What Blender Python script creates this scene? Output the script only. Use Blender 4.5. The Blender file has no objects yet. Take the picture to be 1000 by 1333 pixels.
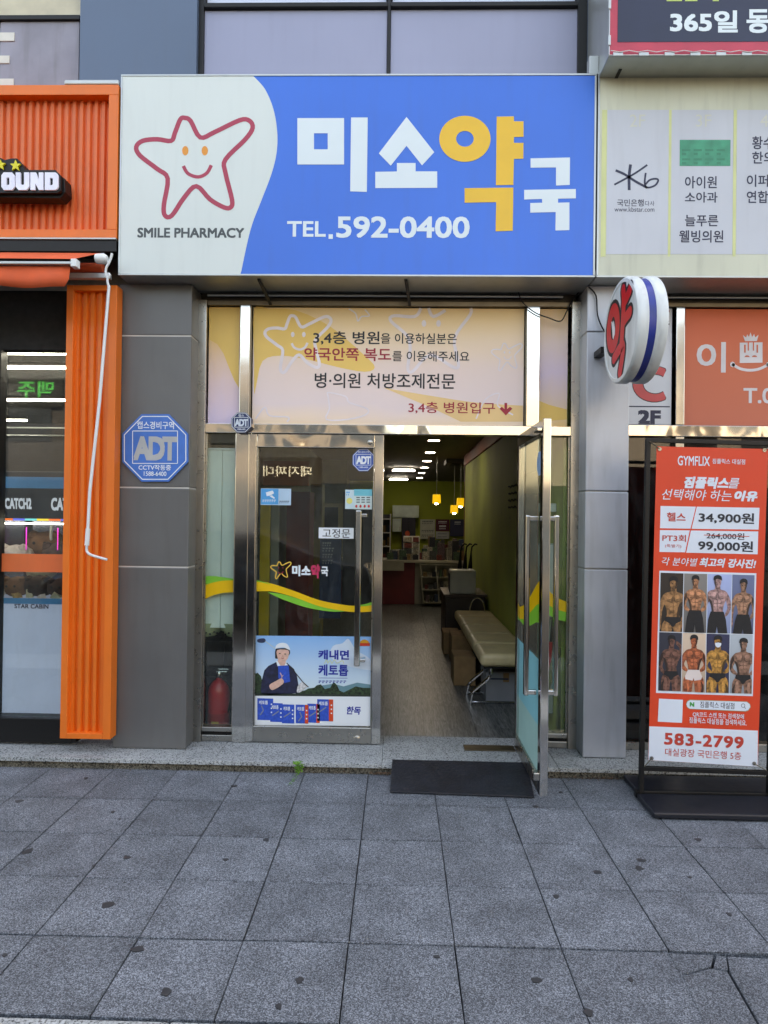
import bpy, bmesh, math, random
from mathutils import Vector, Matrix, noise
from mathutils.geometry import tessellate_polygon
random.seed(7)
SC = bpy.context.scene
COL = SC.collection
R = math.radians

# ------------------------------------------------------------------ camera, sky, sun, exposure
CAM_H = 1.61; FPX = 862.6
def cam_axes():
    p, y, r = R(0.404), R(-1.247), R(0.70)
    fwd = Vector((math.sin(y)*math.cos(p), math.cos(y)*math.cos(p), math.sin(p)))
    right = Vector((math.cos(y), -math.sin(y), 0)); up = right.cross(fwd)
    return math.cos(r)*right + math.sin(r)*up, -math.sin(r)*right + math.cos(r)*up, fwd
AR, AU, AF = cam_axes()
cam = bpy.data.cameras.new('camera'); camo = bpy.data.objects.new('camera', cam); COL.objects.link(camo)
cam.sensor_fit = 'VERTICAL'; cam.sensor_height = 36.0; cam.lens = FPX/1333.0*36.0
cam.clip_start = 0.02; cam.clip_end = 500
camo.matrix_world = Matrix(((AR.x, AU.x, -AF.x, 0), (AR.y, AU.y, -AF.y, 0), (AR.z, AU.z, -AF.z, CAM_H), (0, 0, 0, 1)))
SC.camera = camo

SUN_EL, SUN_AZ = 52.0, 12.0      # degrees; azimuth measured from +y (behind the shop) towards +x
w = bpy.data.worlds.new('World'); SC.world = w; w.use_nodes = True
nt = w.node_tree; bg = nt.nodes['Background']
sky = nt.nodes.new('ShaderNodeTexSky'); sky.sky_type = 'NISHITA'; sky.sun_disc = False
sky.sun_elevation = R(SUN_EL); sky.sun_rotation = R(SUN_AZ)
sky.air_density = 1.0; sky.dust_density = 3.0; sky.ozone_density = 1.0
nt.links.new(sky.outputs[0], bg.inputs[0]); bg.inputs[1].default_value = 0.12
sd = bpy.data.lights.new('sun', 'SUN'); sd.energy = 3.2; sd.angle = R(0.53); sd.color = (1, .95, .87)
so = bpy.data.objects.new('sun', sd); COL.objects.link(so)
sdir = Vector((math.sin(R(SUN_AZ))*math.cos(R(SUN_EL)), math.cos(R(SUN_AZ))*math.cos(R(SUN_EL)), math.sin(R(SUN_EL))))
so.rotation_euler = sdir.to_track_quat('Z', 'Y').to_euler(); so.location = (3, 20, 30)
vs = SC.view_settings
vs.view_transform = 'Standard'; vs.look = 'None'; vs.gamma = 1; vs.use_curve_mapping = False
vs.exposure = 3.12
vs.use_white_balance = True; vs.white_balance_temperature = 9900; vs.white_balance_tint = 12
SC.cycles.max_bounces = 8; SC.cycles.transparent_max_bounces = 12
SC.cycles.caustics_reflective = False; SC.cycles.caustics_refractive = False
SC.cycles.sample_clamp_indirect = 6.0

# ------------------------------------------------------------------ measuring helpers: photo pixel -> point on a real plane of the place
def ray(px, py): return AR*((px-500)/FPX) + AU*((666.5-py)/FPX) + AF
def P(px, py, Y):
    d = ray(px, py); t = Y/d.y
    return Vector((t*d.x, Y, CAM_H+t*d.z))
def PX(px, py, X):
    d = ray(px, py); t = X/d.x
    return Vector((X, t*d.y, CAM_H+t*d.z))
def PZ(px, py, Z):
    d = ray(px, py); t = (Z-CAM_H)/d.z
    return Vector((t*d.x, t*d.y, Z))
def sx(px, Y, py=672): return P(px, py, Y).x
def sz(py, Y, px=519): return P(px, py, Y).z

# ------------------------------------------------------------------ materials
def lin(c): return tuple(((v/255)/12.92 if v/255 <= .04045 else ((v/255+.055)/1.055)**2.4) for v in c)
MATS = {}
def mat(name, rgb, rough=.5, metal=0, var=.06, vscale=6, bump=0, bscale=60, spec=.5, emit=None, estr=0, dirt=0, coat=0, detail=4, k=1.0, wave=0, wscale=3):
    """procedural paint/metal: base colour with low-frequency variation, optional fine bump, wear and panel waviness"""
    m = bpy.data.materials.new(name); m.use_nodes = True; n = m.node_tree; L = n.links
    b = n.nodes['Principled BSDF']; c = [x*k for x in lin(rgb)]
    tc = n.nodes.new('ShaderNodeTexCoord')
    no = n.nodes.new('ShaderNodeTexNoise'); no.inputs['Scale'].default_value = vscale; no.inputs['Detail'].default_value = detail
    L.new(tc.outputs['Object'], no.inputs['Vector'])
    rp = n.nodes.new('ShaderNodeValToRGB')
    lo = [max(0, x*(1-var*2)) for x in c]; hi = [min(1, x*(1+var*1.4)) for x in c]
    rp.color_ramp.elements[0].position = .3; rp.color_ramp.elements[1].position = .7
    rp.color_ramp.elements[0].color = (*lo, 1); rp.color_ramp.elements[1].color = (*hi, 1)
    L.new(no.outputs['Fac'], rp.inputs[0]); out = rp.outputs[0]
    if dirt:
        mp = n.nodes.new('ShaderNodeMapping'); mp.inputs['Scale'].default_value = (1.0, 1.0, .12)
        L.new(tc.outputs['Object'], mp.inputs[0])
        n2 = n.nodes.new('ShaderNodeTexNoise'); n2.inputs['Scale'].default_value = 14; n2.inputs['Detail'].default_value = 6
        L.new(mp.outputs[0], n2.inputs['Vector'])
        r2 = n.nodes.new('ShaderNodeValToRGB'); r2.color_ramp.elements[0].position = .5; r2.color_ramp.elements[1].position = .75
        r2.color_ramp.elements[0].color = (0, 0, 0, 1); r2.color_ramp.elements[1].color = (dirt, dirt, dirt, 1)
        L.new(n2.outputs['Fac'], r2.inputs[0])
        mx = n.nodes.new('ShaderNodeMixRGB'); L.new(r2.outputs[0], mx.inputs[0]); L.new(out, mx.inputs[1])
        mx.inputs[2].default_value = (.09, .08, .065, 1); out = mx.outputs[0]
    L.new(out, b.inputs['Base Color'])
    b.inputs['Metallic'].default_value = metal; b.inputs['Specular IOR Level'].default_value = spec
    b.inputs['Coat Weight'].default_value = coat
    n3 = n.nodes.new('ShaderNodeTexNoise'); n3.inputs['Scale'].default_value = vscale*4; n3.inputs['Detail'].default_value = 5
    L.new(tc.outputs['Object'], n3.inputs['Vector'])
    mr = n.nodes.new('ShaderNodeMapRange'); mr.inputs[3].default_value = max(0, rough*.8); mr.inputs[4].default_value = min(1, rough*1.25)
    L.new(n3.outputs['Fac'], mr.inputs[0]); L.new(mr.outputs[0], b.inputs['Roughness'])
    nrm = None
    if wave:
        wv = n.nodes.new('ShaderNodeTexNoise'); wv.inputs['Scale'].default_value = wscale; wv.inputs['Detail'].default_value = 1.5; wv.inputs['Distortion'].default_value = .4
        L.new(tc.outputs['Object'], wv.inputs['Vector'])
        bw = n.nodes.new('ShaderNodeBump'); bw.inputs['Strength'].default_value = 1; bw.inputs['Distance'].default_value = wave
        L.new(wv.outputs['Fac'], bw.inputs['Height']); nrm = bw.outputs[0]
    if bump:
        nb = n.nodes.new('ShaderNodeTexNoise'); nb.inputs['Scale'].default_value = bscale; nb.inputs['Detail'].default_value = 3
        L.new(tc.outputs['Object'], nb.inputs['Vector'])
        bp = n.nodes.new('ShaderNodeBump'); bp.inputs['Strength'].default_value = 1; bp.inputs['Distance'].default_value = bump
        L.new(nb.outputs['Fac'], bp.inputs['Height'])
        if nrm: L.new(nrm, bp.inputs['Normal'])
        nrm = bp.outputs[0]
    if nrm: L.new(nrm, b.inputs['Normal'])
    if emit:
        b.inputs['Emission Color'].default_value = (*lin(emit), 1); b.inputs['Emission Strength'].default_value = estr
    MATS[name] = m
    return m
def speckle(name, cols, scale, rough=.7, bump=.0008, big=None, split=(.36, .5, .64), rnd=0, cells=False):
    """granite: fine grains in three tones, plus larger blotches"""
    m = bpy.data.materials.new(name); m.use_nodes = True; n = m.node_tree; L = n.links
    b = n.nodes['Principled BSDF']; tc = n.nodes.new('ShaderNodeTexCoord'); src = tc.outputs['Object']
    if rnd:
        oi = n.nodes.new('ShaderNodeObjectInfo'); va = n.nodes.new('ShaderNodeVectorMath'); va.operation = 'MULTIPLY_ADD'
        va.inputs[1].default_value = (1, 1, 1); L.new(src, va.inputs[0])
        cx = n.nodes.new('ShaderNodeCombineXYZ'); mm = n.nodes.new('ShaderNodeMath'); mm.operation = 'MULTIPLY'; mm.inputs[1].default_value = 37
        L.new(oi.outputs['Random'], mm.inputs[0]); L.new(mm.outputs[0], cx.inputs[0]); L.new(mm.outputs[0], cx.inputs[1]); L.new(cx.outputs[0], va.inputs[2])
        src = va.outputs[0]
    a = n.nodes.new('ShaderNodeTexNoise'); a.inputs['Scale'].default_value = scale; a.inputs['Detail'].default_value = 2; a.inputs['Roughness'].default_value = .7
    L.new(src, a.inputs['Vector'])
    r = n.nodes.new('ShaderNodeValToRGB'); e = r.color_ramp.elements
    e[0].position = split[0]; e[1].position = split[2]; e[0].color = (*lin(cols[0]), 1); e[1].color = (*lin(cols[2]), 1)
    x = e.new(split[1]); x.color = (*lin(cols[1]), 1)
    grain = a.outputs['Fac']
    if cells:      # separate mineral grains instead of a smooth noise
        vo = n.nodes.new('ShaderNodeTexVoronoi'); vo.inputs['Scale'].default_value = scale; L.new(src, vo.inputs['Vector'])
        sp_ = n.nodes.new('ShaderNodeSeparateColor'); L.new(vo.outputs['Color'], sp_.inputs[0]); grain = sp_.outputs[0]
    L.new(grain, r.inputs[0]); out = r.outputs[0]
    g = n.nodes.new('ShaderNodeTexNoise'); g.inputs['Scale'].default_value = 5; g.inputs['Detail'].default_value = 5
    L.new(src, g.inputs['Vector'])
    mr = n.nodes.new('ShaderNodeMapRange'); mr.inputs[1].default_value = .3; mr.inputs[2].default_value = .7; mr.inputs[3].default_value = (big or .8); mr.inputs[4].default_value = 1.12
    L.new(g.outputs['Fac'], mr.inputs[0]); fac = mr.outputs[0]
    if rnd:
        m2 = n.nodes.new('ShaderNodeMapRange'); m2.inputs[3].default_value = 1-rnd; m2.inputs[4].default_value = 1+rnd*.7
        L.new(oi.outputs['Random'], m2.inputs[0]); mu = n.nodes.new('ShaderNodeMath'); mu.operation = 'MULTIPLY'
        L.new(fac, mu.inputs[0]); L.new(m2.outputs[0], mu.inputs[1]); fac = mu.outputs[0]
        # worn-in grime along the slab's edges, broken up by noise
        ab = n.nodes.new('ShaderNodeVectorMath'); ab.operation = 'ABSOLUTE'; L.new(tc.outputs['Object'], ab.inputs[0])
        se = n.nodes.new('ShaderNodeSeparateXYZ'); L.new(ab.outputs[0], se.inputs[0]); mxx = n.nodes.new('ShaderNodeMath'); mxx.operation = 'MAXIMUM'
        L.new(se.outputs[0], mxx.inputs[0]); L.new(se.outputs[1], mxx.inputs[1])
        ed = n.nodes.new('ShaderNodeTexNoise'); ed.inputs['Scale'].default_value = 16; ed.inputs['Detail'].default_value = 4; L.new(src, ed.inputs['Vector'])
        ad = n.nodes.new('ShaderNodeMath'); ad.operation = 'MULTIPLY_ADD'; ad.inputs[1].default_value = .06; L.new(ed.outputs['Fac'], ad.inputs[0]); L.new(mxx.outputs[0], ad.inputs[2])
        em = n.nodes.new('ShaderNodeMapRange'); em.inputs[1].default_value = .216; em.inputs[2].default_value = .235; em.inputs[3].default_value = 1; em.inputs[4].default_value = .78
        L.new(ad.outputs[0], em.inputs[0]); m3 = n.nodes.new('ShaderNodeMath'); m3.operation = 'MULTIPLY'; L.new(fac, m3.inputs[0]); L.new(em.outputs[0], m3.inputs[1]); fac = m3.outputs[0]
    mx = n.nodes.new('ShaderNodeVectorMath'); mx.operation = 'SCALE'; L.new(out, mx.inputs[0]); L.new(fac, mx.inputs['Scale'])
    L.new(mx.outputs[0], b.inputs['Base Color']); b.inputs['Roughness'].default_value = rough
    bp = n.nodes.new('ShaderNodeBump'); bp.inputs['Distance'].default_value = bump; L.new(a.outputs['Fac'], bp.inputs['Height']); L.new(bp.outputs[0], b.inputs['Normal'])
    MATS[name] = m; return m
def glass(name, tint=(235, 245, 240), refl=1.0, wave=.0006, body=0.0, bodyc=(190, 205, 200), smear=.035):
    m = bpy.data.materials.new(name); m.use_nodes = True; n = m.node_tree; L = n.links
    n.nodes.remove(n.nodes['Principled BSDF']); o = n.nodes['Material Output']
    t = n.nodes.new('ShaderNodeBsdfTransparent'); t.inputs[0].default_value = (*lin(tint), 1)
    g = n.nodes.new('ShaderNodeBsdfGlossy'); g.inputs['Roughness'].default_value = .01
    lw_ = n.nodes.new('ShaderNodeLayerWeight'); lw_.inputs['Blend'].default_value = .5      # Schlick reflectance, the same from both sides of the pane
    f = n.nodes.new('ShaderNodeMath'); f.operation = 'POWER'; f.inputs[1].default_value = 5; L.new(lw_.outputs['Facing'], f.inputs[0])
    mu = n.nodes.new('ShaderNodeMath'); mu.operation = 'MULTIPLY_ADD'; mu.inputs[1].default_value = .95; mu.inputs[2].default_value = .045*refl; mu.use_clamp = True
    tc = n.nodes.new('ShaderNodeTexCoord'); no = n.nodes.new('ShaderNodeTexNoise'); no.inputs['Scale'].default_value = 1.6; no.inputs['Detail'].default_value = 0
    L.new(tc.outputs['Object'], no.inputs['Vector']); bp = n.nodes.new('ShaderNodeBump'); bp.inputs['Distance'].default_value = wave; L.new(no.outputs['Fac'], bp.inputs['Height'])
    L.new(bp.outputs[0], g.inputs['Normal'])
    L.new(f.outputs[0], mu.inputs[0]); mx = n.nodes.new('ShaderNodeMixShader'); L.new(mu.outputs[0], mx.inputs[0])
    base = t.outputs[0]
    if smear:     # faint dust and wipe marks
        d0 = n.nodes.new('ShaderNodeBsdfDiffuse'); d0.inputs[0].default_value = (.6, .6, .58, 1); mp0 = n.nodes.new('ShaderNodeMapping'); mp0.inputs['Scale'].default_value = (3, 3, 1.2); mp0.inputs['Rotation'].default_value = (0, .5, 0); L.new(tc.outputs['Object'], mp0.inputs[0])
        n0 = n.nodes.new('ShaderNodeTexNoise'); n0.inputs['Scale'].default_value = 3.5; n0.inputs['Detail'].default_value = 8; n0.inputs['Roughness'].default_value = .7; n0.inputs['Distortion'].default_value = 1.5; L.new(mp0.outputs[0], n0.inputs['Vector'])
        r0 = n.nodes.new('ShaderNodeMapRange'); r0.inputs[1].default_value = .45; r0.inputs[2].default_value = .75; r0.inputs[3].default_value = .004; r0.inputs[4].default_value = smear; L.new(n0.outputs['Fac'], r0.inputs[0])
        m0 = n.nodes.new('ShaderNodeMixShader'); L.new(r0.outputs[0], m0.inputs[0]); L.new(base, m0.inputs[1]); L.new(d0.outputs[0], m0.inputs[2]); base = m0.outputs[0]
    if body:
        d = n.nodes.new('ShaderNodeBsdfDiffuse'); d.inputs[0].default_value = (*lin(bodyc), 1); m2 = n.nodes.new('ShaderNodeMixShader'); m2.inputs[0].default_value = body
        L.new(base, m2.inputs[1]); L.new(d.outputs[0], m2.inputs[2]); base = m2.outputs[0]
    L.new(base, mx.inputs[1]); L.new(g.outputs[0], mx.inputs[2]); L.new(mx.outputs[0], o.inputs[0])
    MATS[name] = m; return m
def ramp_mat(name, stops, rough=.45, axis=2, noise_amt=.08, nscale=3, stripes=0):
    """a printed film whose own colour changes across it (flat print)"""
    m = bpy.data.materials.new(name); m.use_nodes = True; n = m.node_tree; L = n.links; b = n.nodes['Principled BSDF']
    tc = n.nodes.new('ShaderNodeTexCoord'); sp = n.nodes.new('ShaderNodeSeparateXYZ'); L.new(tc.outputs['Generated'], sp.inputs[0])
    no = n.nodes.new('ShaderNodeTexNoise'); no.inputs['Scale'].default_value = nscale; L.new(tc.outputs['Generated'], no.inputs['Vector'])
    ma = n.nodes.new('ShaderNodeMath'); ma.operation = 'MULTIPLY_ADD'; L.new(no.outputs['Fac'], ma.inputs[0]); ma.inputs[1].default_value = noise_amt*2; L.new(sp.outputs[axis], ma.inputs[2])
    mb = n.nodes.new('ShaderNodeMath'); mb.operation = 'SUBTRACT'; L.new(ma.outputs[0], mb.inputs[0]); mb.inputs[1].default_value = noise_amt
    r = n.nodes.new('ShaderNodeValToRGB'); e = r.color_ramp.elements
    e[0].position, e[0].color = stops[0][0], (*lin(stops[0][1]), 1); e[1].position, e[1].color = stops[-1][0], (*lin(stops[-1][1]), 1)
    for p, c in stops[1:-1]:
        x = e.new(p); x.color = (*lin(c), 1)
    L.new(mb.outputs[0], r.inputs[0]); out = r.outputs[0]
    L.new(out, b.inputs['Base Color']); b.inputs['Roughness'].default_value = rough
    MATS[name] = m; return m

steel = mat('polished_steel', (205, 203, 198), .10, 1, .03, 3, wave=.003, wscale=2)
steel_c = mat('crinkled_steel', (212, 208, 200), .07, 1, .03, 3, wave=.012, wscale=3.2)
steel_b = mat('brushed_steel', (168, 166, 160), .28, 1, .05, 5, bump=.0001, bscale=150, wave=.001, wscale=2)
steel_d = mat('weathered_steel', (120, 112, 98), .38, 1, .12, 6, bump=.0004, bscale=150)
clad_l = mat('graphite_cladding', (101, 101, 100), .38, .1, .05, 2.5, dirt=.22, bump=.0002, bscale=200)
clad_r = mat('metallic_grey_cladding', (178, 182, 189), .36, .2, .06, 2.2, dirt=.25, bump=.0002, bscale=200)
orange = mat('orange_paint', (240, 116, 40), .42, 0, .04, 3, dirt=.06, bump=.0002, bscale=120)
orange_d = mat('orange_paint_faded', (232, 112, 62), .5, 0, .05, 3, dirt=.1)
awn_m = mat('awning_fabric', (224, 94, 54), .85, 0, .08, 5, bump=.0015, bscale=18)
black = mat('black_paint', (14, 14, 15), .45, 0, .1, 6, spec=.35)
black_m = mat('matt_black', (16, 16, 17), .75, 0, .1, 6)
white = mat('white_plastic', (222, 226, 226), .4, 0, .03, 4, dirt=.04)
white_p = mat('white_print', (226, 232, 236), .5, 0, .01, 4)
cream = mat('aged_cream_plastic', (205, 208, 196), .45, 0, .05, 3, dirt=.14)
sgn_w = mat('sign_face_white', (210, 218, 214), .35, 0, .02, 1.2, dirt=.05)
sgn_b = mat('sign_face_blue', (10, 108, 212), .38, 0, .03, 1.5, dirt=.07)
sgn_y = mat('sign_yellow', (236, 184, 44), .35, 0, .02)
sgn_r = mat('sign_crimson', (176, 46, 74), .4, 0, .03)
txt_grey = mat('text_grey', (70, 78, 80), .5)
txt_blk = mat('text_black', (30, 28, 32), .5)
txt_red = mat('text_red', (172, 32, 52), .5)
txt_navy = mat('text_navy', (32, 38, 66), .5)
txt_org = mat('text_orange_eye', (236, 150, 56), .5)
pale_ln = mat('pale_line_print', (240, 226, 228), .5)
navy = mat('navy_sign_face', (18, 28, 58), .35)
redb = mat('red_border', (196, 56, 78), .4)
alu = mat('aluminium', (176, 180, 178), .38, .7, .05, 4, dirt=.12)
alu_d = mat('dirty_aluminium_soffit', (150, 150, 146), .5, .4, .1, 4, dirt=.3)
lav = mat('lavender_grey_panel', (148, 152, 176), .4, .1, .03, 1.2, dirt=.05)
lavd = mat('stained_grey_panel', (140, 138, 150), .5, .1, .14, 3, dirt=.35)
bluegrey = mat('blue_grey_panel', (82, 100, 122), .4, .15, .03, 1.5, dirt=.05)
paver_m = speckle('granite_paver', ((54, 58, 64), (92, 98, 105), (150, 157, 165)), 290, .7, .0002, .66, (.02, .5, .98), rnd=.12, cells=True)
step_m = speckle('flamed_granite', ((30, 32, 34), (142, 146, 146), (176, 180, 180)), 120, .6, .0006, .86, (.36, .44, .6))
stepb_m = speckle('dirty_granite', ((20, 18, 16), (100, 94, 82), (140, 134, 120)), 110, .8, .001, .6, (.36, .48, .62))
joint_m = mat('dirt_joint', (18, 17, 15), .95, 0, .2, 20)
gum_m = mat('old_gum', (50, 51, 54), .6, 0, .1, 30)
asph = mat('asphalt', (44, 44, 46), .9, 0, .15, 20, bump=.002, bscale=120)
gl = glass('window_glass', (243, 249, 245), 1.25, .00004)
gl_door = glass('door_glass', (242, 248, 244), 1.2, .00004)
gl_dark = glass('dark_tinted_glass', (112, 116, 116), 1.3, .0002)
gl_frost = glass('frosted_film_glass', (150, 165, 160), 1.0, .0005, .35, (150, 172, 164))

# ------------------------------------------------------------------ mesh building
class MB:
    def __init__(s): s.v = []; s.f = []; s.m = []; s.cur = 0
    def add(s, vs, fs, mi=None):
        o = len(s.v); s.v += [Vector(v) for v in vs]; s.f += [[i+o for i in f] for f in fs]; s.m += [s.cur if mi is None else mi]*len(fs); return s
    def box(s, x0, x1, y0, y1, z0, z1, mi=None):
        return s.add([(x, y, z) for z in (z0, z1) for y in (y0, y1) for x in (x0, x1)],
                     [(0, 2, 3, 1), (4, 5, 7, 6), (0, 1, 5, 4), (2, 6, 7, 3), (0, 4, 6, 2), (1, 3, 7, 5)], mi)
    def hull8(s, a, mi=None):   # 4 front + 4 back points, same winding
        return s.add(a, [(0, 1, 2, 3), (7, 6, 5, 4), (0, 4, 5, 1), (1, 5, 6, 2), (2, 6, 7, 3), (3, 7, 4, 0)], mi)
    def poly(s, pts, mi=None):  # one flat, possibly concave, outline
        t = tessellate_polygon([pts]); return s.add(pts, [tuple(x) for x in t], mi)
    def prism(s, pts, off, mi=None, mside=None):
        off = Vector(off); n = len(pts); t = tessellate_polygon([pts])
        q = [Vector(p) for p in pts]
        s.add(q + [p+off for p in q], [tuple(x) for x in t] + [tuple(i+n for i in reversed(x)) for x in t], mi)
        s.add(q + [p+off for p in q], [(i, (i+1) % n, (i+1) % n+n, i+n) for i in range(n)], mside if mside is not None else mi)
        return s
    def tube(s, path, r, n=10, caps=True, mi=None, closed=False):
        path = [Vector(p) for p in path]; rings = []; up = Vector((0.13, .21, 1)).normalized(); N = len(path)
        for i, p in enumerate(path):
            if closed: d = path[(i+1) % N]-path[i-1]
            else: d = path[min(i+1, N-1)]-path[max(i-1, 0)]
            d.normalize(); a = d.cross(up)
            if a.length < .05: a = d.cross(Vector((1, 0, 0)))
            a.normalize(); b = d.cross(a).normalized(); rr = r[i] if isinstance(r, (list, tuple)) else r
            rings.append([p+a*rr*math.cos(2*math.pi*k/n)+b*rr*math.sin(2*math.pi*k/n) for k in range(n)])
        vs = [v for q in rings for v in q]; fs = []
        for i in range(N if closed else N-1):
            for k in range(n):
                j = (i+1) % N; fs.append((i*n+k, i*n+(k+1) % n, j*n+(k+1) % n, j*n+k))
        if caps and not closed: fs += [tuple(reversed(range(n))), tuple(range((N-1)*n, N*n))]
        return s.add(vs, fs, mi)
    def lathe(s, c, prof, axis='z', n=24, mi=None):
        vs = []; fs = []; c = Vector(c)
        for r, h in prof:
            for k in range(n):
                a = 2*math.pi*k/n; u, v = r*math.cos(a), r*math.sin(a)
                vs.append(c + (Vector((u, v, h)) if axis == 'z' else Vector((u, h, v)) if axis == 'y' else Vector((h, u, v))))
        for i in range(len(prof)-1):
            for k in range(n): fs.append((i*n+k, i*n+(k+1) % n, (i+1)*n+(k+1) % n, (i+1)*n+k))
        fs += [tuple(reversed(range(n))), tuple(range((len(prof)-1)*n, len(prof)*n))]
        return s.add(vs, fs, mi)
def origin_of(o):
    v = Vector((0, 0, 0))
    while o: v += o.location; o = o.parent
    return v
def obj(name, mb, mats, parent=None, bevel=0, smooth=False, seg=2, label=None, kind=None):
    me = bpy.data.meshes.new(name); off = origin_of(parent)
    me.from_pydata([v-off for v in mb.v], [], mb.f)
    for m in (mats if isinstance(mats, (list, tuple)) else [mats]): me.materials.append(m)
    if any(mb.m): me.polygons.foreach_set('material_index', mb.m)
    bm = bmesh.new(); bm.from_mesh(me)
    if smooth or bevel: bmesh.ops.remove_doubles(bm, verts=bm.verts, dist=1e-5)
    if bevel or smooth: bmesh.ops.recalc_face_normals(bm, faces=bm.faces)
    bm.to_mesh(me); bm.free()
    if smooth: me.shade_auto_smooth(angle=R(40)) if hasattr(me, 'shade_auto_smooth') else None
    if smooth: me.polygons.foreach_set('use_smooth', [True]*len(me.polygons))
    o = bpy.data.objects.new(name, me); COL.objects.link(o)
    if parent: o.parent = parent
    if bevel:
        b = o.modifiers.new('bevel', 'BEVEL'); b.width = bevel; b.segments = seg; b.limit_method = 'ANGLE'; b.angle_limit = R(40)
    if smooth:
        try: me.set_sharp_from_angle(angle=R(42))
        except Exception: pass
    if label: o['label'] = label
    if kind: o['kind'] = kind
    return o
def tag(o, label=None, cat=None, group=None, kind=None):
    if label: o['label'] = label
    if cat: o['category'] = cat
    if group: o['group'] = group
    if kind: o['kind'] = kind
    return o
def thing(name, label, cat, loc=(0, 0, 0), group=None):
    o = bpy.data.objects.new(name, None); COL.objects.link(o); o.location = loc; o.empty_display_size = .1
    return tag(o, label, cat, group)
def box(name, x0, x1, y0, y1, z0, z1, m, parent=None, bevel=.002, **k):
    return obj(name, MB().box(x0, x1, y0, y1, z0, z1), m, parent, bevel, **k)

# flat print -------------------------------------------------------
def rect_map(rect, Y, X=None):
    """maps u,v in 0..1 to an upright rectangle on plane y=Y whose extent was measured at the given photo pixels"""
    x0, y0, x1, y1 = rect; yc, xc = (y0+y1)/2, (x0+x1)/2
    a, b = P(x0, yc, Y).x, P(x1, yc, Y).x; c, d = P(xc, y1, Y).z, P(xc, y0, Y).z
    return lambda u, v: Vector((a+(b-a)*u, Y, c+(d-c)*v))
TS = bpy.data.scenes.new('lettering_workshop')   # empty side scene where text is turned into meshes; removed at the end
TC = bpy.data.curves.new('t', 'FONT'); TO = bpy.data.objects.new('t', TC); TS.collection.objects.link(TO)
def text(body, mp, m, parent=None, bold=0.0, name='lettering', shear=0, slant=0, depth=0, spacing=1, res=3, mirror=False, fit=True):
    """text as a mesh, fitted to the unit square of mp"""
    o_ = 0
    extra = bold-o_; c = TC; c.body = body; c.offset = o_; c.resolution_u = res; c.shear = shear; c.space_character = spacing
    vl = TS.view_layers[0]; vl.update()
    me = bpy.data.meshes.new_from_object(TO.evaluated_get(vl.depsgraph))
    xs = [v.co.x for v in me.vertices]; ys = [v.co.y for v in me.vertices]
    x0, x1, y0, y1 = min(xs), max(xs), min(ys), max(ys); mb = MB()
    vs = []
    for v in me.vertices:
        u = (v.co.x-x0)/(x1-x0); t = (v.co.y-y0)/(y1-y0)
        if mirror: u = 1-u
        vs.append(mp(u, t))
    fs = [tuple(p.vertices) for p in me.polygons]; bpy.data.meshes.remove(me)
    mb.add(vs, fs)
    if extra > 0 and not depth:      # heavy weights: the same outline struck a few times side by side
        eu, ev = extra/(x1-x0), extra/(y1-y0)
        for k_, (a, b) in enumerate(((-1, -1), (1, 1), (-1, 1), (1, -1))):
            d = mp(.5+a*eu, .5+b*ev)-mp(.5, .5)
            mb.add([v+d+Vector((0, .00004*(k_+1), 0)) for v in vs], fs)
    if depth:
        d = Vector((0, depth, 0)); edges = {}
        for f in fs:
            for i in range(len(f)): edges[(f[i], f[(i+1) % len(f)])] = 1
        side = [(a, b) for a, b in edges if (b, a) not in edges]; n = len(vs)
        mb.v = []; mb.f = []; mb.m = []
        mb.add(vs+[v+d for v in vs], fs+[(a, b, b+n, a+n) for a, b in side])
    return obj(name, mb, m, parent)
def T(body, rect, Y, m, parent=None, **k): return text(body, rect_map(rect, Y), m, parent, **k)
def bars(nn, rect, Y, m, parent=None, **k):
    """print too small to read in the photograph: a row of short strokes"""
    x0, y0, x1, y1 = rect; mb = MB(); w_ = (x1-x0)/nn
    for i in range(nn):
        a, b = x0+w_*i, x0+w_*(i+.72); mb.poly([P(a, y0, Y), P(b, y0, Y), P(b, y0+(y1-y0)*.35, Y), P(a, y0+(y1-y0)*.35, Y)])
        mb.poly([P(a, y0+(y1-y0)*.6, Y), P((a+b)/2, y0+(y1-y0)*.6, Y), P((a+b)/2, y1, Y), P(a, y1, Y)])
    return obj('fine_print', mb, m, parent)
def catmull(pts, closed=True, n=6, tens=.5):
    out = []; N = len(pts); rng = range(N if closed else N-1)
    for i in rng:
        p0, p1, p2, p3 = [Vector((*pts[j % N if closed else max(0, min(N-1, j))], 0)) for j in (i-1, i, i+1, i+2)]
        for k in range(n):
            t = k/n; v = .5*((2*p1)+(p2-p0)*t+(2*p0-5*p1+4*p2-p3)*t*t+(3*p1-p0-3*p2+p3)*t*t*t); out.append((v.x, v.y))
    if not closed: out.append(pts[-1])
    return out
def band(mb, pts, wd, fn, closed=True, mi=None):
    """a painted line of width wd along 2-D points, mapped by fn(x,y)->Vector"""
    N = len(pts); A = []; B = []
    for i, p in enumerate(pts):
        q0 = pts[i-1] if (closed or i) else p; q1 = pts[(i+1) % N] if (closed or i < N-1) else p
        d = Vector((q1[0]-q0[0], q1[1]-q0[1]));
        if d.length < 1e-6: d = Vector((1, 0))
        d.normalize(); nx, ny = -d.y*wd/2, d.x*wd/2
        A.append(fn(p[0]+nx, p[1]+ny)); B.append(fn(p[0]-nx, p[1]-ny))
    fs = [(i, (i+1) % N, N+(i+1) % N, N+i) for i in range(N if closed else N-1)]
    mb.add(A+B, fs, mi)
def ell(cx, cy, rx, ry, n=20, a0=0, a1=360):
    return [(cx+rx*math.cos(R(a0+(a1-a0)*i/n)), cy+ry*math.sin(R(a0+(a1-a0)*i/n))) for i in range(n+(0 if a1-a0 == 360 else 1))]
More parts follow.
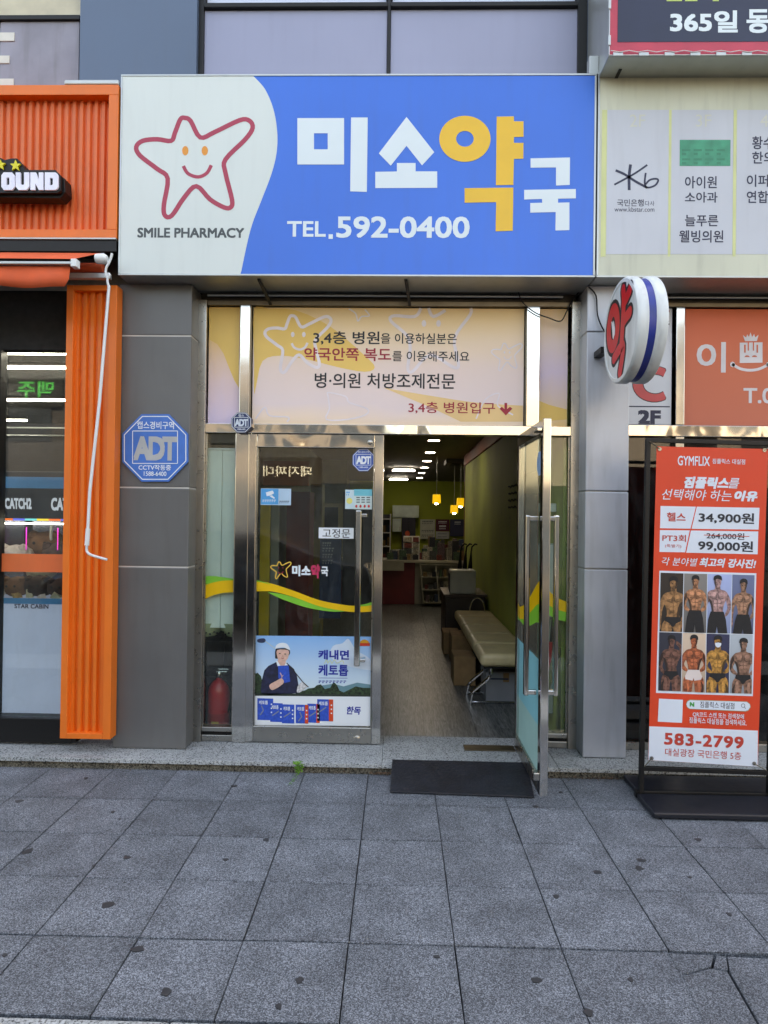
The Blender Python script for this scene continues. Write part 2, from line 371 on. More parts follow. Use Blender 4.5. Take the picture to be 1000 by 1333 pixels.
def pp(pts, Y): return [P(x, y, Y) for x, y in pts]
STAR = [(482, 306), (497, 314), (522, 357), (560, 343), (625, 312), (650, 313), (659, 332), (640, 362), (588, 415), (588, 450), (605, 520), (602, 540), (585, 541), (548, 520), (512, 485), (480, 515), (448, 562), (430, 562), (427, 535), (437, 465), (410, 440), (365, 405), (355, 382), (372, 366), (410, 362), (446, 366), (456, 345), (470, 310)]
def star_pts(rect, flip=False):
    x0, y0, x1, y1 = rect; o = []
    for a, b in STAR:
        u = (a-355)/304; v = (b-306)/257; o.append((x0+(x1-x0)*(1-u if flip else u), y0+(y1-y0)*v))
    return catmull(o, True, 4)
def star_face(mb, rect, fn, wd, eyes=None, mi=0, mie=None):
    x0, y0, x1, y1 = rect; X = lambda u: x0+(x1-x0)*u; Z = lambda v: y0+(y1-y0)*v
    s = (x1-x0)/152
    band(mb, star_pts(rect), wd, fn, True, mi)
    sm = [(X((a-355)/304), Z((b-306)/257)) for a, b in ((478, 432), (488, 450), (505, 459), (522, 460), (540, 450), (551, 430))]
    band(mb, catmull(sm, False, 3), wd*.75, fn, False, mi)
    for ex in (483, 534):
        mb.poly([fn(*q) for q in ell(X((ex-355)/304), Z((392-306)/257), 4.2*s, 6.2*s, 12)], mie if mie is not None else mi)

# ================================================================== SETTING
GY = 4.54                                   # plane of the shopfront glazing
# ground base under the pavers, road, kerb
o = obj('ground', MB().box(-40, 40, -40, 60, -.35, -.06), joint_m); tag(o, kind='structure')
o = obj('road', MB().box(-40, 40, -11, 1.39, -.12, -.1), asph); tag(o, kind='structure')
pav = bpy.data.objects.new('pavement', None); COL.objects.link(pav); tag(pav, kind='structure')
def slab_mesh(w, d, t=.055, bev=.004):
    bm = bmesh.new(); bmesh.ops.create_cube(bm, size=1)
    for v in bm.verts: v.co = Vector((v.co.x*w, v.co.y*d, (v.co.z-.5)*t))
    bmesh.ops.bevel(bm, geom=[e for e in bm.edges if e.verts[0].co.z > -.01 and e.verts[1].co.z > -.01], offset=bev, segments=1, affect='EDGES')
    me = bpy.data.meshes.new('paver'); bm.to_mesh(me); bm.free(); me.materials.append(paver_m); return me
PAV = slab_mesh(.3955, .3945, bev=.0015); PAV_TOP = slab_mesh(.3970, .436, bev=.002)
XC, YR = -1.368, 3.714
first = True
for r in range(0, 4):
    for c in range(-5, 12):
        if r == 3 and c == 6: continue
        o = bpy.data.objects.new('paver', PAV); COL.objects.link(o); o.parent = pav
        o.location = (XC+.4*(c+.5)+random.uniform(-.0012, .0012), YR-.4*(r+.5)+random.uniform(-.0012, .0012)-(.003 if r == 3 else 0), random.uniform(-.0018, .0)-(.0015 if r == 3 else 0))
        o.rotation_euler = (R(random.uniform(-.25, .25)), R(random.uniform(-.25, .25)), R(random.uniform(-.2, .2)))
for c in range(-5, 12):
    o = bpy.data.objects.new('paver', PAV_TOP); COL.objects.link(o); o.parent = pav
    o.location = (XC+.4*(c+.5), YR+.222, random.uniform(-.0025, .0)); o.rotation_euler = (R(random.uniform(-.3, .3)), R(random.uniform(-.3, .3)), 0)
# the broken paver in the near row
def piece(pts):
    mb = MB(); mb.prism([Vector((x, y, 0)) for x, y in pts], (0, 0, -.05)); return obj('paver', mb, paver_m, pav, .003)
x6 = XC+.4*6; yD = YR-1.2; g = .003
pA = [PZ(a, b, 0).xy[:] for a, b in ((870, 1240), (929, 1243), (925, 1258), (886, 1268))]
pB = [PZ(a, b, 0).xy[:] for a, b in ((933, 1243), (945, 1245), (948, 1262), (929, 1259))]
pC = [PZ(a, b, 0).xy[:] for a, b in ((888, 1270), (925, 1260.5), (947, 1265), (990, 1340), (921, 1340))]
pD = [PZ(a, b, 0).xy[:] for a, b in ((947, 1245), (1022, 1249), (1066, 1345), (993, 1340), (950, 1264))]
for q in (pA, pB, pC, pD): piece(q)
# nearer strip beyond the dark gap, then kerb
kb = bpy.data.objects.new('kerb', None); COL.objects.link(kb); tag(kb, kind='structure')
for i in range(-6, 8):
    box('kerb_stone', i*.8+.1, i*.8+.895, YR-1.6-.55, YR-1.6-.022, -.07, .006, step_m, kb, .006)
for i in range(-5, 6):
    box('kerb_stone', i*.9, i*.9+.89, 1.4, 1.545, -.14, .004, step_m, kb, .01)
# gum spots trodden into the pavers
gum = [(36, 1108, 7), (147, 1057, 4), (25, 1043, 5), (140, 1178, 8), (180, 1235, 6), (216, 1291, 9), (347, 1093, 6), (304, 1023, 4), (165, 1116, 5), (294, 1119, 3),
       (363, 1310, 6), (390, 1276, 6), (569, 1245, 4), (697, 1050, 5), (724, 1167, 5), (778, 1135, 6), (835, 1120, 5), (832, 1130, 5), (766, 1318, 7), (698, 1276, 6), (909, 1093, 5), (898, 1142, 3),
       (652, 1157, 2), (162, 1148, 1), (112, 1013, 3), (730, 1031, 3), (122, 1127, 3), (6, 1243, 4), (949, 1190, 4), (156, 1066, 2), (821, 1275, 4)]
mb = MB()
for a, b, s in gum:
    c = PZ(a, b, .0); r0 = s*c.y/FPX*random.uniform(.7, 1.0); el = random.uniform(.8, 1.3); ph = random.uniform(0, 6)
    pts = [Vector((c.x+r0*el*math.cos(t*.45)*(1+.22*math.sin(t*1.35+ph)+random.uniform(-.1, .1)), c.y+r0*1.1*math.sin(t*.45)*(1+.2*math.sin(t*.9+ph*2)+random.uniform(-.1, .1)), .0012)) for t in range(14)]
    mb.prism(list(reversed(pts)), (0, 0, -.003))
obj('gum_stain', mb, gum_m, pav, kind='stuff')
# grit and small litter on the paving
mb = MB()
for _ in range(260):
    x, y = random.uniform(-2.4, 2.4), random.choice([random.uniform(2.1, 4.1), random.uniform(4.02, 4.14)]); s = random.uniform(.001, .0032)
    mb.add([(x-s, y-s, .0), (x+s, y-s*.4, .0), (x, y+s, .0), (x, y, s*1.5)], [(0, 1, 3), (1, 2, 3), (2, 0, 3)])
obj('grit', mb, mat('pale_grit', (150, 146, 138), .9), pav, kind='stuff')
mb = MB(); random.seed(21)
for i in range(420):
    if i < 190: x = random.gauss(PZ(495, 1006, 0).x, .05)
    elif i < 300: x = random.gauss(PZ(785, 1012, 0).x, .1)
    else: x = random.uniform(-2.6, 2.4)
    y = 4.165-abs(random.gauss(0, .014 if i < 300 else .03)); s_ = random.uniform(.002, .008); a = random.uniform(0, 3.14); z = random.uniform(.001, .01)
    dx, dy = s_*math.cos(a), s_*math.sin(a); mb.add([(x-dx, y-dy, z), (x+dy*.5, y-dx*.5, z+.003), (x+dx, y+dy, z+.002), (x-dy*.5, y+dx*.5, z)], [(0, 1, 2, 3)])
obj('dry_debris', mb, mat('dry_leaf_litter', (86, 62, 44), .9, 0, .4, 40), pav, kind='stuff')
# granite step: projecting slabs on a recessed riser
st = bpy.data.objects.new('entrance_step', None); COL.objects.link(st); tag(st, kind='structure')
xs = [-5.2, -3.4, -2.15, -.07, 2.9, 5.2]
xj = [-5.2, -3.6, -2.3, -1.15, -.085, 1.02, 1.66, 2.9, 5.2]
for a, b in zip(xj, xj[1:]):
    box('step_slab', a+.001, b-.001, 4.17, 4.72, .028, .055, step_m, st, .003)
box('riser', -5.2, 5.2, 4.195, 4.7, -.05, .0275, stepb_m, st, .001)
obj('mortar_bed', MB().box(-5.2, 5.2, 4.205, 4.7, -.05, .0285), joint_m, st)

# ================================================================== BUILDING SHELL
bld = thing('commercial_building', 'multi-storey building with lavender grey panels and dark window frames above the blue sign', 'building', (0, 8, 0))
# solid wall mass above the shopfronts and to both sides, out of frame too (it casts the street's shade)
box('wall', -9, 9, 4.56, 4.9, 3.15, 4.4, alu_d, bld, 0)
box('upper_wall', -9, 9, 4.75, 22, 5.9, 16, bluegrey, bld, 0)
box('roof_slab', -9, 9, 4.95, 22, 3.2, 3.4, alu_d, bld, 0)
box('side_wall', -9.2, -9, 4.9, 22, 0, 16, bluegrey, bld, 0)
box('side_wall', 9, 9.2, 4.9, 22, 0, 16, bluegrey, bld, 0)
box('rear_wall', -9, 9, 22, 22.2, 0, 16, bluegrey, bld, 0)
WY = 4.5
def wpanel(name, px0, px1, z0, z1, m, Y=WY, t=.05):
    return box(name, sx(px0, Y, 60), sx(px1, Y, 60), Y, Y+t, z0, z1, m, bld, .003)
zt = sz(9, WY, 505)
wpanel('wall_panel', -140, -2, 4.2, 5.0-.03, lavd)
o = wpanel('wall_panel', 0, 103, 4.2, sz(28, WY, 50), lavd); o['label'] = 'grey panel stained by dirt'
wpanel('wall_panel', 103.7, 256, 4.2, 6.2, bluegrey, WY-.06, .12)
wpanel('wall_panel', 266, 505-1, 4.2, zt-.02, lav)
wpanel('wall_panel', 508.5, 752, 4.2, zt-.02, lav)
wpanel('wall_panel', 766, 800, 4.2, 6.2, bluegrey, WY-.05, .1)
wpanel('wall_panel', 802, 1120, 4.2, 6.2, lav)
# black joints and window frames
blk = [(256.5, 265, 4.2, 6.2), (504.2, 508.2, 4.2, 6.2), (752.2, 765.5, 4.2, 6.2)]
for a, b, z0, z1 in blk: wpanel('mullion', a, b, z0, z1, black, WY-.02, .08)
for a, b in ((265, 504), (508.4, 752)):
    wpanel('window_sill', a, b, zt-.018, zt+.012, black, WY-.03, .1)
    wd = box('window', sx(a, WY, 60)+.01, sx(b, WY, 60)-.01, WY+.04, WY+.06, zt+.015, 5.88, mat('pale_window_film', (196, 206, 226), .2, 0, .02), bld, .002)
o = wpanel('window_sill', -140, 103, sz(28, WY, 50), sz(22, WY, 50), black, WY-.02, .09)
box('window', sx(-140, WY), sx(103, WY, 20), WY+.04, WY+.06, sz(21, WY, 50), 5.88, mat('beige_window_film', (196, 186, 160), .3, 0, .08), bld, .002)
for y0, y1, x1 in ((43, 54, 19), (73, 83, 12.5), (103, 113, 18)):
    box('vent_strip', sx(-30, WY-.004, y0), sx(x1, WY-.004, y0), WY-.006, WY+.001, P(5, y1, WY).z, P(5, y0, WY).z, mat('strip%d' % y0, (206, 204, 196), .5), bld, .001)
box('conduit', sx(85, 4.35, 110), sx(156, 4.35, 110), 4.33, 4.37, P(120, 112.5, 4.35).z, P(120, 105.5, 4.35).z, alu, bld, .012, seg=4)
# soffit and header between signs and glazing
def soffit(name, x0, x1): return box(name, x0, x1, 4.21, 4.9, 3.145, 3.185, alu_d, bld, .002)
for x0, x1 in ((-1.81, -1.0), (-.995, -.0), (.005, .75), (.755, 1.215), (1.225, 2.2), (2.205, 3.4)): soffit('soffit_panel', x0, x1)
sh_m = mat('dark_header', (74, 68, 60), .4, .5, .1, 5, dirt=.15)
box('header', -1.4, 1.2, GY+.02, GY+.1, 3.085, 3.15, sh_m, bld, .002)
box('header', 1.49, 4, GY+.02, GY+.1, 3.085, 3.15, sh_m, bld, .002)
obj('conduit', MB().tube([(-1.33, GY-.02, 3.118), (-.3, GY-.02, 3.12), (1.1, GY-.02, 3.118)], .008), alu, bld, smooth=True)
obj('conduit', MB().tube([(1.5, GY-.02, 3.118), (3.0, GY-.02, 3.12)], .008), alu, bld, smooth=True)
for x in (-.93, -.0+.02, 1.62):   # sign brackets showing under the soffit
    obj('bracket', MB().add([(x, 4.25, 3.145), (x+.02, 4.25, 3.145), (x+.05, 4.5, 3.06), (x+.03, 4.5, 3.06), (x, 4.25, 3.13), (x+.02, 4.25, 3.13), (x+.05, 4.5, 3.045), (x+.03, 4.5, 3.045)],
        [(0, 1, 2, 3), (7, 6, 5, 4), (0, 4, 5, 1), (1, 5, 6, 2), (2, 6, 7, 3), (3, 7, 4, 0)]), black, bld)

# pillars ----------------------------------------------------------
joint_a = mat('pale_sealant', (196, 190, 182), .6)
def pillar(label, x0, x1, yf, m, joints, side_m=None):
    t = thing('pillar', label, 'pillar', ((x0+x1)/2, 4.5, .055))
    zs = [.056]+joints+[3.14]
    for a, b in zip(zs, zs[1:]): box('cladding_panel', x0, x1, yf, GY+.2, a+.0035, b-.0035, m, t, .006)
    box('core', x0+.004, x1-.004, yf+(.003 if x0 < 0 else .014), GY+.19, .06, 3.13, joint_a if x0 < 0 else alu, t, 0)
    return t
pillar('dark grey clad pillar bearing the large blue octagonal sign', -1.875, -1.385, 4.355, clad_l, [1.259, 1.784, 2.792])
pillar('light metallic grey pillar between the open door and the red gym banner', 1.218, 1.497, 4.35, clad_r, [1.285, 1.793, 2.835])

# ================================================================== ENTRANCE FRAME
en = thing('entrance_frame', 'polished steel entrance frame with printed banner panels over the doorway', 'shopfront', (0, GY, .055))
FX = {k: sx(v, GY, 600) for k, v in dict(fl0=256, fl1=268, m0=308, m1=327.5, m2=681, m3=700, fr0=741.5, fr1=754).items()}
zs0, zs1 = 2.172, 2.235
def fr(name, x0, x1, z0, z1, m=steel, y0=GY-.03, y1=GY+.05, bev=.003): return box(name, x0, x1, y0, y1, z0, z1, m, en, bev)
fr('jamb', FX['fl0'], FX['fl1'], .056, 3.085, steel_b)
fr('jamb', FX['fr0'], FX['fr1']+.03, .056, 3.085, steel_b)
fr('mullion', FX['m0'], FX['m1']-.012, .056, zs0-.001, steel)
fr('mullion', FX['m0']+.02, FX['m1']-.015, zs1+.001, 3.05, steel)
fr('mullion', FX['m2']+.012, FX['m3'], .056, zs0-.001, steel)
fr('mullion', FX['m2']+.012, FX['m3'], zs1+.001, 3.05, steel)
fr('transom', FX['fl1']+.001, FX['fr0']-.001, zs0, zs1, steel_c, GY-.035)
fr('top_rail', FX['fl1']+.001, FX['fr0']-.001, 3.051, 3.084, steel_d, GY-.02)
for a, b in ((FX['fl1'], FX['m0']), (FX['m3'], FX['fr0'])):
    fr('sill', a+.001, b-.001, .125, .155, steel_b, GY-.02); fr('sill', a+.001, b-.001, .058, .10, steel_b, GY-.015); fr('sill_gap', a+.001, b-.001, .1005, .1245, black, GY+.0)
    fr('pane', a+.004, b-.004, .156, zs0-.002, gl, GY+.02, GY+.026, 0)
# thin inner beads
for x in (FX['fl1'], FX['m0']-.01, FX['m3'], FX['fr0']-.01): fr('bead', x+.0005, x+.0095, .1555, zs0-.003, steel_b, GY-.005, GY+.018, .001)
# printed panels over the doors
ban = ramp_mat('printed_banner', [(0, (252, 222, 190)), (.18, (238, 216, 212)), (.45, (242, 216, 204)), (.7, (248, 218, 186)), (1, (250, 212, 150))], noise_amt=.1)
ban_l = ramp_mat('printed_side_left', [(0, (226, 208, 232)), (.35, (240, 208, 204)), (.75, (248, 200, 132)), (1, (250, 196, 110))])
ban_r = ramp_mat('printed_side_right', [(0, (250, 206, 140)), (.2, (240, 208, 184)), (.45, (230, 206, 218)), (.7, (240, 212, 200)), (1, (248, 208, 150))])
yel_p = mat('printed_yellow', (250, 204, 112), .5, 0, .05, 2); yel_q = mat('printed_yellow_pale', (248, 206, 144), .5, 0, .05, 2)
YB = GY+.012
def bpanel(px0, px1, m, e=0):
    return fr('printed_panel', sx(px0, YB, 480), sx(px1, YB, 480), zs1+.004, 3.047, m, YB, YB+.02, .001)
bp1 = bpanel(271.5, 312, ban_l); bp2 = bpanel(329, 682, ban); bp3 = bpanel(697.5, 739, ban_r)
fr('bead', sx(325.5, YB, 480), sx(328, YB, 480), zs1+.002, 3.049, steel_d, YB-.02, YB); fr('bead', sx(683, YB, 480), sx(686, YB, 480), zs1+.002, 3.049, steel_d, YB-.02, YB)
f1 = lambda x, y: P(x, y, YB-.0012); f2 = lambda x, y: P(x, y, YB-.0018); f3 = lambda x, y: P(x, y, YB-.0006)
mb = MB(); mb.poly([f3(*q) for q in catmull([(331, 402), (331, 470), (331, 512), (334, 500), (342, 470), (365, 463), (400, 468), (440, 478), (475, 484), (488, 478), (474, 462), (430, 425), (385, 404), (350, 402)], True, 3)])
obj('swoosh_print', mb, yel_p, bp2)
mb = MB(); mb.poly([f3(*q) for q in catmull([(500, 505), (560, 515), (620, 524), (681, 528)], False, 5)+[(681, 549), (600, 549), (560, 530)]])
obj('swoosh_print', mb, yel_q, bp2)
mb = MB(); mb.poly([f3(*q) for q in [(272, 401), (311, 401), (311, 505), (305, 495), (298, 478), (291, 460), (283, 448), (273, 442)]])
obj('swoosh_print', mb, yel_p, bp1)
mb = MB(); mb.poly([f3(*q) for q in [(698, 520), (715, 527), (738, 533), (738, 546), (698, 549)]])
obj('swoosh_print', mb, yel_p, bp3)
mb = MB()
for rc, w_ in (((345, 411, 431, 484), 4), ((422, 532, 476, 549), 2), ((640, 447, 680, 482), 1.6)):
    if rc[0] != 422: star_face(mb, rc, f1, w_)
band(mb, catmull([(333, 545), (345, 530), (351, 541), (375, 543), (374, 549)], False, 4), 2, f1, False)
band(mb, catmull([(428, 511), (450, 516), (455, 524), (478, 532), (476, 540), (452, 546), (425, 546), (429, 532), (427, 515)], True, 3), 2, f1)
band(mb, catmull([(454, 402), (463, 408), (466, 418), (471, 412), (481, 411), (475, 403)], False, 4), 1.8, f1, False)
band(mb, catmull([(548, 401), (540, 412), (513, 411), (509, 418), (530, 437), (534, 455), (531, 480), (538, 483), (560, 462), (590, 478), (597, 474), (592, 440), (612, 410), (613, 401)], False, 4), 4, f1, False)
band(mb, catmull([(558, 401), (564, 412), (580, 404)], False, 4), 4, f1, False)
for ex in (552, 571): mb.poly([f1(*q) for q in ell(ex, 421, 3, 4.5, 10)])
band(mb, catmull([(620, 545), (632, 520), (650, 512), (648, 528), (668, 540)], False, 4), 1.8, f1, False)
obj('star_print', mb, pale_ln, bp2)
YT = YB-.002
T('3,4층 병원', (408, 431.5, 494, 448.5), YT, txt_blk, bp2, bold=.014); T('을 이용하실분은', (496, 434, 594.5, 447.5), YT, txt_blk, bp2, bold=.01)
T('약국안쪽 복도', (396.5, 453, 509, 469.5), YT, txt_red, bp2, bold=.016); T('를 이용해주세요', (511, 457, 611, 470.5), YT, txt_blk, bp2, bold=.006)
T('병·의원 처방조제전문', (410, 486, 592.5, 505.5), YT, txt_blk, bp2, bold=.01)
T('3,4층 병원입구', (532, 523.5, 644.5, 538.5), YT, txt_red, bp2, bold=.008)
mb = MB(); mb.poly(pp([(656.8, 524.5), (660.3, 524.5), (660.3, 532.5), (664, 529.5), (667, 532), (658.6, 540.8), (650.4, 532), (653.3, 529.5), (656.8, 532.5)], YT)); obj('arrow_print', mb, txt_red, bp2)
# drooping cable across the right panel
obj('cable', MB().tube(catmull([(1, 1), (2, 2)], False, 1) and [P(*q, GY-.05) for q in catmull([(674, 376), (680, 393), (697, 407), (715, 414), (730, 418), (738, 405), (747, 388), (762, 372)], False, 5)], .004, 6), black_m, en, smooth=True)

# ================================================================== FIXED DOOR
dx0, dx1 = sx(320, GY, 750), sx(498, GY, 750)
dz0, dz1 = .062, 2.168
fd = thing('fixed_door', 'closed steel-framed glass door with golfer poster and a white notice', 'door', ((dx0+dx1)/2, GY, .055))
def db(name, x0, x1, z0, z1, m=steel, y0=GY-.025, y1=GY+.025, bev=.004, par=fd): return box(name, x0, x1, y0, y1, z0, z1, m, par, bev)
sl, sr_ = sx(333, GY, 750), sx(486, GY, 750); zb = sz(945, GY, 410); ztp = sz(583, GY, 410)
db('stile', dx0, sl-.001, dz0, dz1); db('stile', sr_+.001, dx1, dz0, dz1)
db('rail', sl, sr_, ztp, dz1, steel_c); db('rail', sl, sr_, dz0, zb, steel_b)
db('glazing_bead', sl+.001, sl+.008, zb+.001, ztp-.001, steel_b, GY-.02, GY+.004, .001); db('glazing_bead', sr_-.008, sr_-.001, zb+.001, ztp-.001, steel_b, GY-.02, GY+.004, .001)
pane = db('pane', sl+.001, sr_-.001, zb-.0, ztp+.0, gl_door, GY+.006, GY+.012, 0)
lk = P(465, 961, GY-.025); obj('lock', MB().lathe((lk.x, GY-.04, lk.z), [(.001, 0), (.014, 0), (.02, .004), (.02, .016)], 'y', 20), steel_b, fd, smooth=True)
lk = P(482, 576, GY-.025); obj('lock', MB().lathe((lk.x, GY-.04, lk.z), [(.001, 0), (.012, 0), (.017, .004), (.017, .016)], 'y', 20), steel_b, fd, smooth=True)
def pull(name, X, Yb, ztop, zbot, parent, wd=.04, dirx=1, offx=0, offy=-.085):
    """a flat steel pull bar standing off the leaf on two wedge brackets"""
    mb = MB(); mb.box(X-wd/2+offx, X+wd/2+offx, Yb+offy-.012, Yb+offy+.012, zbot, ztop); h = obj(name, mb, steel, parent, .008, seg=3)
    return h
HX = sx(466, GY-.1, 760)
h = pull('handle', HX, GY-.025, sz(664, GY-.1, 466), sz(867, GY-.1, 466), fd)
for z in (sz(671, GY-.1, 466), sz(860, GY-.1, 466)): obj('bracket', MB().box(HX-.018, HX+.055, GY-.1, GY-.0255, z-.012, z+.012), steel, h, .004)
YF = GY-.001
def ff(x, y, l=1): return P(x, y, GY+.0058-.0006*l)
# decal wave over the door
wy, wg = mat('decal_yellow', (236, 186, 30), .4), mat('decal_green', (112, 190, 60), .4)
def wavefill(top, bot, fn): 
    a = catmull(top, False, 5); b = catmull(bot, False, 5); mb = MB(); n = len(a); vs = [fn(*q) for q in a]+[fn(*q) for q in b]
    mb.add(vs, [(i, i+1, n+i+1, n+i) for i in range(n-1)]); return mb
db_ = wavefill([(333.5, 755.5), (355, 760), (385, 770), (415, 781), (445, 787), (465, 788.5), (486, 785)], [(333.5, 770), (355, 770), (385, 778), (415, 789), (445, 795), (465, 797), (486, 796)], lambda x, y: ff(x, y, 2))
obj('decal_wave', db_, wy, fd)
db_ = wavefill([(349, 771), (370, 774), (400, 783), (430, 792), (448, 795.5)], [(349, 771.5), (370, 781), (400, 791), (430, 796), (448, 796)], lambda x, y: ff(x, y, 1)); obj('decal_wave', db_, wg, fd)
db_ = wavefill([(462, 788.5), (475, 786.5), (486, 783)], [(462, 789.5), (475, 789), (486, 787.5)], lambda x, y: ff(x, y, 3)); obj('decal_wave', db_, wg, fd)
db_ = wavefill([(333.5, 755), (340, 756.5), (352, 760)], [(333.5, 757), (340, 758), (352, 760.6)], lambda x, y: ff(x, y, 3)); obj('decal_wave', db_, wg, fd)
mb = MB(); band(mb, star_pts((352.5, 731.5, 379, 753)), 1.3, lambda x, y: ff(x, y, 1)); obj('star_decal', mb, mat('decal_gold', (240, 190, 80), .4), fd)
mb = MB(); band(mb, catmull([(362, 744.5), (365.5, 747), (369, 744)], False, 3), 1, lambda x, y: ff(x, y, 1), False)
for ex in (363, 368.3): mb.poly([ff(*q) for q in ell(ex, 739, .7, 1, 8)])
obj('star_decal', mb, sgn_r, fd)
YG = GY+.005
T('미소', (381, 736.5, 404, 749.5), YG, white_p, fd, bold=.05); T('약', (405.5, 735.5, 416, 752), YG, mat('decal_pink', (206, 52, 92), .4), fd, bold=.05); T('국', (418.5, 738, 427, 749.5), YG, white_p, fd, bold=.04)
def card(name, rect, Y, m, parent, label=None, t=.0006):
    x0, y0, x1, y1 = rect; q = rect_map(rect, Y); a, b = q(0, 0), q(1, 1); return box(name, a.x, b.x, Y, Y+t, a.z, b.z, m, parent, 0, label=label)
nc = card('notice', (415, 687, 460.5, 701), GY+.004, white_p, fd, 'white paper notice with handwritten-style black letters')
T('고정문', (420, 688.5, 456, 700), GY+.0033, txt_blk, nc, bold=.006)
cy = mat('cctv_cyan', (48, 158, 216), .4)
cc = card('cctv_notice', (339.5, 636, 379, 657.5), GY+.004, mat('pale_blue_card', (176, 206, 226), .4), fd); card('print', (340, 636.5, 362.5, 656.5), GY+.0034, cy, cc)
mb = MB(); mb.poly(pp([(346, 641), (355, 638.5), (357, 642), (352, 645), (347.5, 646)], GY+.003)); mb.poly(pp([(351, 646), (354, 644.5), (358, 648), (357, 649.5)], GY+.003)); obj('camera_print', mb, white_p, cc)
bars(6, (342, 650.5, 360, 653.5), GY+.003, white_p, cc); 
bars(5, (364, 652, 377, 655), GY+.003, txt_navy, cc)
ca = card('price_card', (449.5, 637.5, 463, 662.5), GY+.004, mat('pale_cyan_card', (190, 214, 220), .4), fd)
bars(2, (451, 640, 456, 645), GY+.003, cy, ca); mb = MB(); mb.poly(pp(ell(455, 652, 4, 4, 12), GY+.003)); obj('print', mb, mat('card_yellow', (222, 214, 120), .5), ca)
cb = card('price_card', (461, 637, 484.5, 663), GY+.0025, mat('pale_mint_card', (196, 216, 214), .4), fd)
card('print', (461, 637, 484.5, 645.5), GY+.002, mat('mint_head', (86, 186, 200), .4), cb)
mb = MB()
for i in range(4):
    mb.poly(pp(ell(464+i*5.4, 659, 1.5, 2, 8), GY+.0017))
obj('print', mb, mat('price_red', (206, 52, 50), .5), cb)
mb = MB()
for j in range(3):
    for i in range(3): mb.poly(pp([(464+i*6.6, 647+j*3), (468.5+i*6.6, 647+j*3), (468.5+i*6.6, 648.3+j*3), (464+i*6.6, 648.3+j*3)], GY+.0017))
obj('print', mb, txt_grey, cb)
# octagonal security signs
oct_b = mat('octagon_blue', (46, 92, 176), .3, 0, .03, 8); oct_bf = mat('octagon_blue_faded', (48, 112, 192), .38, 0, .08, 6); oct_s = mat('octagon_silver', (176, 178, 178), .4, .2)
def octo(cx, cy, r): return [(cx+r/math.cos(R(22.5))*math.cos(R(22.5+45*i)), cy+r/math.cos(R(22.5))*math.sin(R(22.5+45*i))) for i in range(8)]
def octagon(parent, cx, cy, rx, ry, Y, t, m, lines, logo=oct_s, name='plate'):
    sc = lambda q, k=1: [(cx+(x-cx)*rx*k, cy+(y-cy)*ry*k) for x, y in octo(cx, cy, 1)]
    pl = obj(name, MB().prism([Vector((p.x, Y, p.z)) for p in pp(sc(0), Y)], (0, t, 0)), m, parent, .0008)
    mb = MB(); band(mb, sc(0, .93), max(.7, rx*.03), lambda x, y: P(x, y, Y-.0008)); 
    b = [(cx-rx*.68, cy-ry*.5), (cx+rx*.68, cy-ry*.5), (cx+rx*.68, cy+ry*.46), (cx-rx*.68, cy+ry*.46)]
    for i in range(4):
        (xa, ya), (xb, yb) = b[i], b[(i+1) % 4]; band(mb, [(xa, ya), (xb, yb)], max(.6, rx*.022), lambda x, y: P(x, y, Y-.0008), False)
    obj('border', mb, white_p, pl)
    T('ADT', (cx-rx*.62, cy-ry*.3, cx+rx*.64, cy+ry*.33), Y-.001, logo, pl, bold=.045, spacing=.82)
    for s, (u0, v0, u1, v1) in lines: T(s, (cx+u0*rx, cy+v0*ry, cx+u1*rx, cy+v1*ry), Y-.001, white_p, pl, bold=.012)
    return pl
octagon(fd, 473.2, 598.8, 14.2, 14.6, GY+.003, .001, oct_b, [('캡스경비구역', (-.5, -.8, .5, -.62)), ('1588-6400', (-.42, .58, .42, .72))], white_p, 'sticker')
t = thing('security_sign', 'large faded blue octagonal sign with silver letters mounted on dark pillar', 'sign', (sx(202, 4.34, 583), 4.345, sz(583, 4.34, 202)))
octagon(t, 202, 583, 43, 44, 4.34, .012, oct_bf, [('캡스경비구역', (-.54, -.78, .57, -.56)), ('CCTV작동중', (-.5, .5, .48, .66)), ('1588-6400', (-.34, .7, .34, .83))])
t = thing('security_sign', 'small dark blue octagonal alarm box at the corner of the steel frame', 'sign', (sx(314, 4.47, 550), 4.5, sz(550, 4.47, 314)))
octagon(t, 314.2, 550, 13, 13.2, 4.45, .055, mat('octagon_navy', (26, 48, 92), .3), [('캡스', (-.28, -.8, .28, -.58)), ('1588-6400', (-.4, .58, .4, .74))], mat('oct_light', (196, 206, 216), .4), 'housing')

# golfer poster on the door ------------------------------------------
pz = [P(x, y, GY+.004) for x, y in ((332, 828), (484.5, 829), (484, 944), (330, 943))]
sky_p = ramp_mat('poster_sky', [(0, (206, 224, 226)), (.35, (188, 214, 232)), (1, (120, 178, 228))], noise_amt=.12, nscale=2)
pst = obj('poster', MB().prism([Vector((p.x, GY+.004, p.z)) for p in pz], (0, .0008, 0)), white_p, fd, label='poster of a smiling golfer in white cap holding a blue packet')
def fl(l): return lambda x, y: P(x, y, GY+.004-.0005*l)
